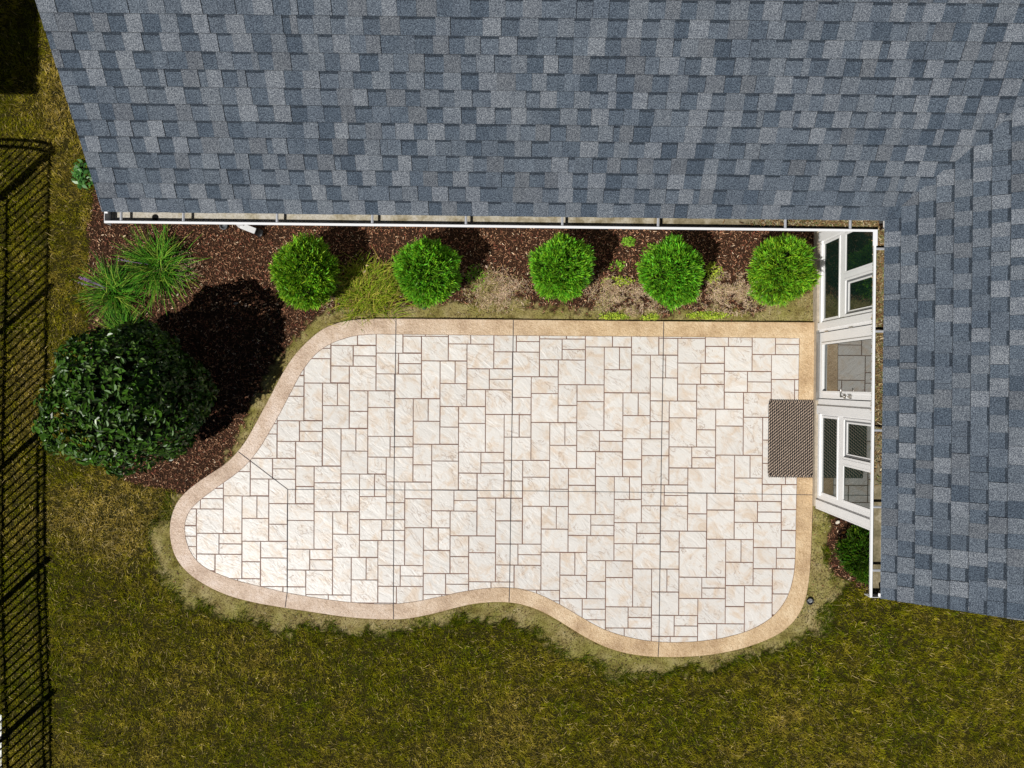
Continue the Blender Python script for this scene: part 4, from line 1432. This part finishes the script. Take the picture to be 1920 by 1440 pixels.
WG = [(0.20, 0.42, 0.03), (0.28, 0.50, 0.05), (0.13, 0.30, 0.02)]
WY = [(0.48, 0.58, 0.06), (0.38, 0.48, 0.05), (0.24, 0.36, 0.03)]
weeds = [(893, 522, 20, 24, 150, 'upright light green weed right of the second globe shrub', WG),
         (1180, 452, 13, 9, 80, 'small green weed patch up near the gutter between third and fourth globe shrubs', WG),
         (1157, 498, 15, 10, 70, 'low green weed in dark mulch between third and fourth globe shrubs', WG),
         (1200, 500, 12, 9, 50, 'tiny green weed touching the left side of the fourth globe shrub', WG),
         (1221, 466, 14, 12, 70, 'green weed at the upper left of the fourth globe shrub', WG),
         (1160, 526, 30, 9, 110, 'thin strip of yellow-green weeds above the tan thatch', WY),
         (1337, 512, 18, 20, 150, 'bright yellow-green weed just right of the fourth globe shrub', WY),
         (1150, 592, 30, 7, 170, 'yellow-green weed mat on the border edge, leftmost of three', WY),
         (1218, 594, 17, 7, 110, 'short yellow-green weed mat on the border edge, middle of three', WY),
         (1329, 591, 40, 7, 220, 'long yellow-green weed mat on the border edge, nearest the sunroom', WY)]
for (a, b, ra, rb, n, lab, pal_) in weeds:
    leafy('weed', a, b, ra * 1.1, rb * 1.1, int(n * 1.7), lab, pal_, grp='weeds in the planting bed')
leafy('leafy_plant', 158, 326, 24, 30, 150, 'small glossy-leaved green plant poking out from under the roof corner', [(0.05, 0.16, 0.03), (0.08, 0.22, 0.04)], 0.045, 0.18, M_LEAF, cat='plant')

# dead leaves and pale stones
M_DEAD = mat_attr('dead_leaf', 0.6, 0.3, trans=0.15, var=0.2)


def leaf(px, py, s_, rot, col, label, z=GZ + 0.02):
    c0 = Vector(W(px, py, z))
    mb = MB(); mb.col = col
    pts = [(-1, 0, 0), (-.5, .38, .14), (.1, .48, .2), (.7, .3, .12), (1.1, 0, .02), (.7, -.3, .1), (.1, -.46, .2), (-.5, -.36, .12)]
    vs = []
    for (u, v, h) in pts:
        vs.append((c0.x + (u * math.cos(rot) - v * math.sin(rot)) * s_, c0.y + (u * math.sin(rot) + v * math.cos(rot)) * s_, c0.z + h * s_))
    vs.append((c0.x, c0.y, c0.z + .01 * s_))
    mb.add(vs, [(k, (k + 1) % 8, 8) for k in range(8)])
    o = mb.build('fallen_leaf', M_DEAD, loc=tuple(c0), cols=True)
    tag(o, label, 'leaf', 'fallen leaves')


for (a, b, s_, r_, col, lab) in [
    (1581, 998, .034, .3, (.55, .24, .05), 'curled orange leaf on the mulch below the sunroom corner'),
    (1578, 1008, .022, 1.3, (.40, .13, .04), 'small rust-red leaf just below the orange leaf'),
    (1624, 992, .022, 2.0, (.50, .25, .05), 'orange leaf tight against the gutter edge'),
    (233, 443, .024, .5, (.62, .50, .30), 'pale tan leaf on the mulch near the gutter end'),
    (333, 553, .026, .9, (.50, .42, .30), 'greyish round leaf beside the lilyturf clumps'),
    (442, 569, .036, .2, (.30, .26, .22), 'dull brown leaf in the shadow of the large evergreen bush'),
    (461, 573, .032, 1.4, (.34, .25, .20), 'reddish-brown leaf in the shadow, right of the dull brown one'),
    (684, 509, .024, .9, (.62, .45, .36), 'pinkish leaf on top of the yellow-green grass clump'),
    (912, 500, .024, 2.2, (.60, .46, .36), 'pale leaf in the bed between second and third globe shrubs'),
    (688, 498, .022, .1, (.55, .42, .22), 'tan leaf at the top of the yellow-green grass clump'),
    (216, 1130 - 4, .02, .1, (.5, .3, .15), 'small brown leaf on the lawn left of the patio'),
    (754, 467, .0, 0, (0, 0, 0), '')]:
    if s_ > 0: leaf(a, b, s_, r_, col, lab, GZ + (0.16 if 'clump' in lab and 'grass' in lab and 'top' in lab else 0.03))
M_ROCK = mat_plain('pale_stone', (0.62, 0.57, 0.48), 0.8, 0.2, var=0.25, vscale=25, bmp=0.5)
for (a, b, ra, rb, rot, lab) in [(1571, 979, .035, .024, .6, 'pale stone left of the pair by the sunroom corner'),
                                 (1596, 975, .042, .026, -.5, 'pinkish-white stone in the mulch touching the corner trim'),
                                 (1606, 982, .036, .024, -.3, 'yellowish-white stone beside the small dark bush')]:
    c0 = W(a, b, GZ + 0.03)
    mb = MB(); vs = []; fs = []
    n1_, n2_ = 7, 12
    for i in range(n1_ + 1):
        ph = math.pi * i / n1_
        for j in range(n2_):
            t_ = 2 * math.pi * j / n2_
            k_ = 0.85 + 0.3 * random.random()
            u, v = math.sin(ph) * math.cos(t_) * ra * k_, math.sin(ph) * math.sin(t_) * rb * k_
            vs.append((c0[0] + u * math.cos(rot) - v * math.sin(rot), c0[1] + u * math.sin(rot) + v * math.cos(rot), c0[2] + math.cos(ph) * .022))
    for i in range(n1_):
        for j in range(n2_):
            fs.append((i * n2_ + j, (i + 1) * n2_ + j, (i + 1) * n2_ + (j + 1) % n2_, i * n2_ + (j + 1) % n2_))
    mb.add(vs, fs)
    tag(mb.build('stone', M_ROCK, loc=c0, smooth=True), lab, 'stone', 'pale stones by the sunroom corner')

# pop-up drain emitter by the patio's lower right curve, small black irrigation head in the bed
c0 = Vector(W(1518.5, 1127.5, GZ + 0.02))
dr_ = thing('drain_cover', (c0.x, c0.y, GZ), 'round dark drain cap in the soil at the lower right curve of the patio', 'drain')
mb = MB(); mb.tube([c0 + Vector((0, 0, -.05)), c0 + Vector((0, 0, .012))], .043, 20, cap=False)
mb.tube([c0 + Vector((math.cos(t) * .043, math.sin(t) * .043, .012)) for t in np.linspace(0, 2 * math.pi, 25)], .005, 6, cap=False)
mb.build('rim', mat_plain('drain_rim', (.05, .05, .05), .6, .4), dr_, smooth=True)
mb = MB(); mb.tube([c0 + Vector((0, 0, -.03)), c0 + Vector((0, 0, -.012))], .040, 20)
mb.build('grate', mat_plain('drain_grate', (.22, .23, .24), .6, .4, var=.8, vscale=60), dr_)
c0 = Vector(W(795, 578, GZ + 0.03))
mb = MB(); mb.tube([c0 + Vector((0, 0, -.08)), c0 + Vector((0, 0, .01))], .022, 14)
mb.tube([c0 + Vector((0, 0, .01)), c0 + Vector((0, 0, .02))], .012, 12)
tag(mb.build('sprinkler_head', mat_plain('sprinkler_plastic', (.05, .05, .06), .4, .5), loc=tuple(c0)), 'small black sprinkler head in the soil below the second globe shrub', 'sprinkler')

# ------------------------------------------------------------ fence just outside the left edge of the frame
M_FENCE = mat_plain('black_aluminium', (.012, .012, .013), .35, .5)
FP = [(5, 372), (1, 624), (-4, 884), (-5, 1136), (5, 1384), (12, 1636)]
fence = thing('fence', W(FP[0][0], FP[0][1], GZ), 'black metal picket fence along the left edge, throwing striped shade on the lawn', 'fence')
FH = 1.21
for i, (a, b) in enumerate(FP):
    c0 = Vector(W(a, b, GZ)); c0.z = GZ - .05
    mb = MB()
    mb.bar(c0, (c0.x, c0.y, GZ + FH + .09), .055, .055)
    mb.bar((c0.x, c0.y, GZ + FH + .09), (c0.x, c0.y, GZ + FH + .11), .068, .068)
    mb.build('post', M_FENCE, fence)
for i in range(len(FP) - 1):
    p0 = Vector(W(*FP[i], GZ)); p1 = Vector(W(*FP[i + 1], GZ))
    mb = MB()
    for h in ((.14, FH) if i < 2 else (.14, FH - .17, FH)):
        mb = MB(); mb.bar((p0.x, p0.y, GZ + h), (p1.x, p1.y, GZ + h), .032, .034)
        mb.build('rail', M_FENCE, fence)
    npk = 15
    for k in range(1, npk):
        q_ = p0.lerp(p1, k / npk)
        mb = MB(); mb.bar((q_.x, q_.y, GZ + .03), (q_.x, q_.y, GZ + FH - .012), .019, .019)
        mb.build('picket', M_FENCE, fence)
# arched gate running away to the left of the corner post
gp = Vector(W(2, 372, GZ)); gw = 1.75
gate = thing('garden_gate', (gp.x - gw / 2, gp.y, GZ), 'black arched metal garden gate at the top left corner of the fence', 'gate')


def arch(s, base, rise):
    t = (s / gw) * 2 - 1
    return base + rise * math.sqrt(max(0, 1 - t * t * 0.98))


for xo in (-gw - .04, -.01):
    mb = MB(); mb.bar((gp.x + xo, gp.y, GZ - .05), (gp.x + xo, gp.y, GZ + 1.38), .085, .085)
    mb.build('post', M_FENCE, gate)
for (bs, rs) in ((1.36, .28), (1.19, .26)):
    pv_ = None; mb = MB()
    for s_ in np.linspace(0.05, gw - .05, 24):
        q_ = (gp.x - s_, gp.y, GZ + arch(s_, bs, rs))
        if pv_: mb.bar(pv_, q_, .03, .035)
        pv_ = q_
    mb.build('rail', M_FENCE, gate)
mb = MB()
mb.bar((gp.x - .05, gp.y, GZ + .08), (gp.x - gw + .05, gp.y, GZ + .08), .03, .03)
mb.build('rail', M_FENCE, gate)
s_ = .16
while s_ < gw - .1:
    mb = MB(); mb.bar((gp.x - s_, gp.y, GZ + .05), (gp.x - s_, gp.y, GZ + arch(s_, 1.34, .28)), .017, .017)
    mb.build('picket', M_FENCE, gate)
    s_ += .122
# white edging beyond the fence, bottom left
mb = MB()
x_, y_, _ = W(0, 1440, GZ + .02)
mb.box((x_ - .12, y_ - 1.0, GZ - .05), (x_ + .02, y_ + .75, GZ + .02))
tag(mb.build('edging_board', mat_plain('white_edging', (.72, .73, .75), .5, .3), loc=(x_, y_, GZ)), 'white edging board behind the fence in the bottom left corner', 'edging')

# added, unseen canopy outside the frame whose shade covers the top left corner
cn = thing('blocker', (-9.9, 5.2, GZ), 'unseen flat canopy beyond the top left corner, seen only as deep shade', 'blocker')
mb = MB(); mb.box((-12.0, 2.87, 2.36), (-8.07, 8.2, 2.46))
mb.build('blocker_slab', mat_plain('blocker_cover', (.25, .23, .2), .8, .2), cn)
for (a, b) in ((-9.3, 4.3), (-9.3, 7.6), (-11.6, 4.3), (-11.6, 7.6)):
    mb = MB(); mb.bar((a, b, GZ - .05), (a, b, 2.36), .1, .1)
    mb.build('post', mat_plain('blocker_post', (.3, .26, .2), .7, .2), cn)
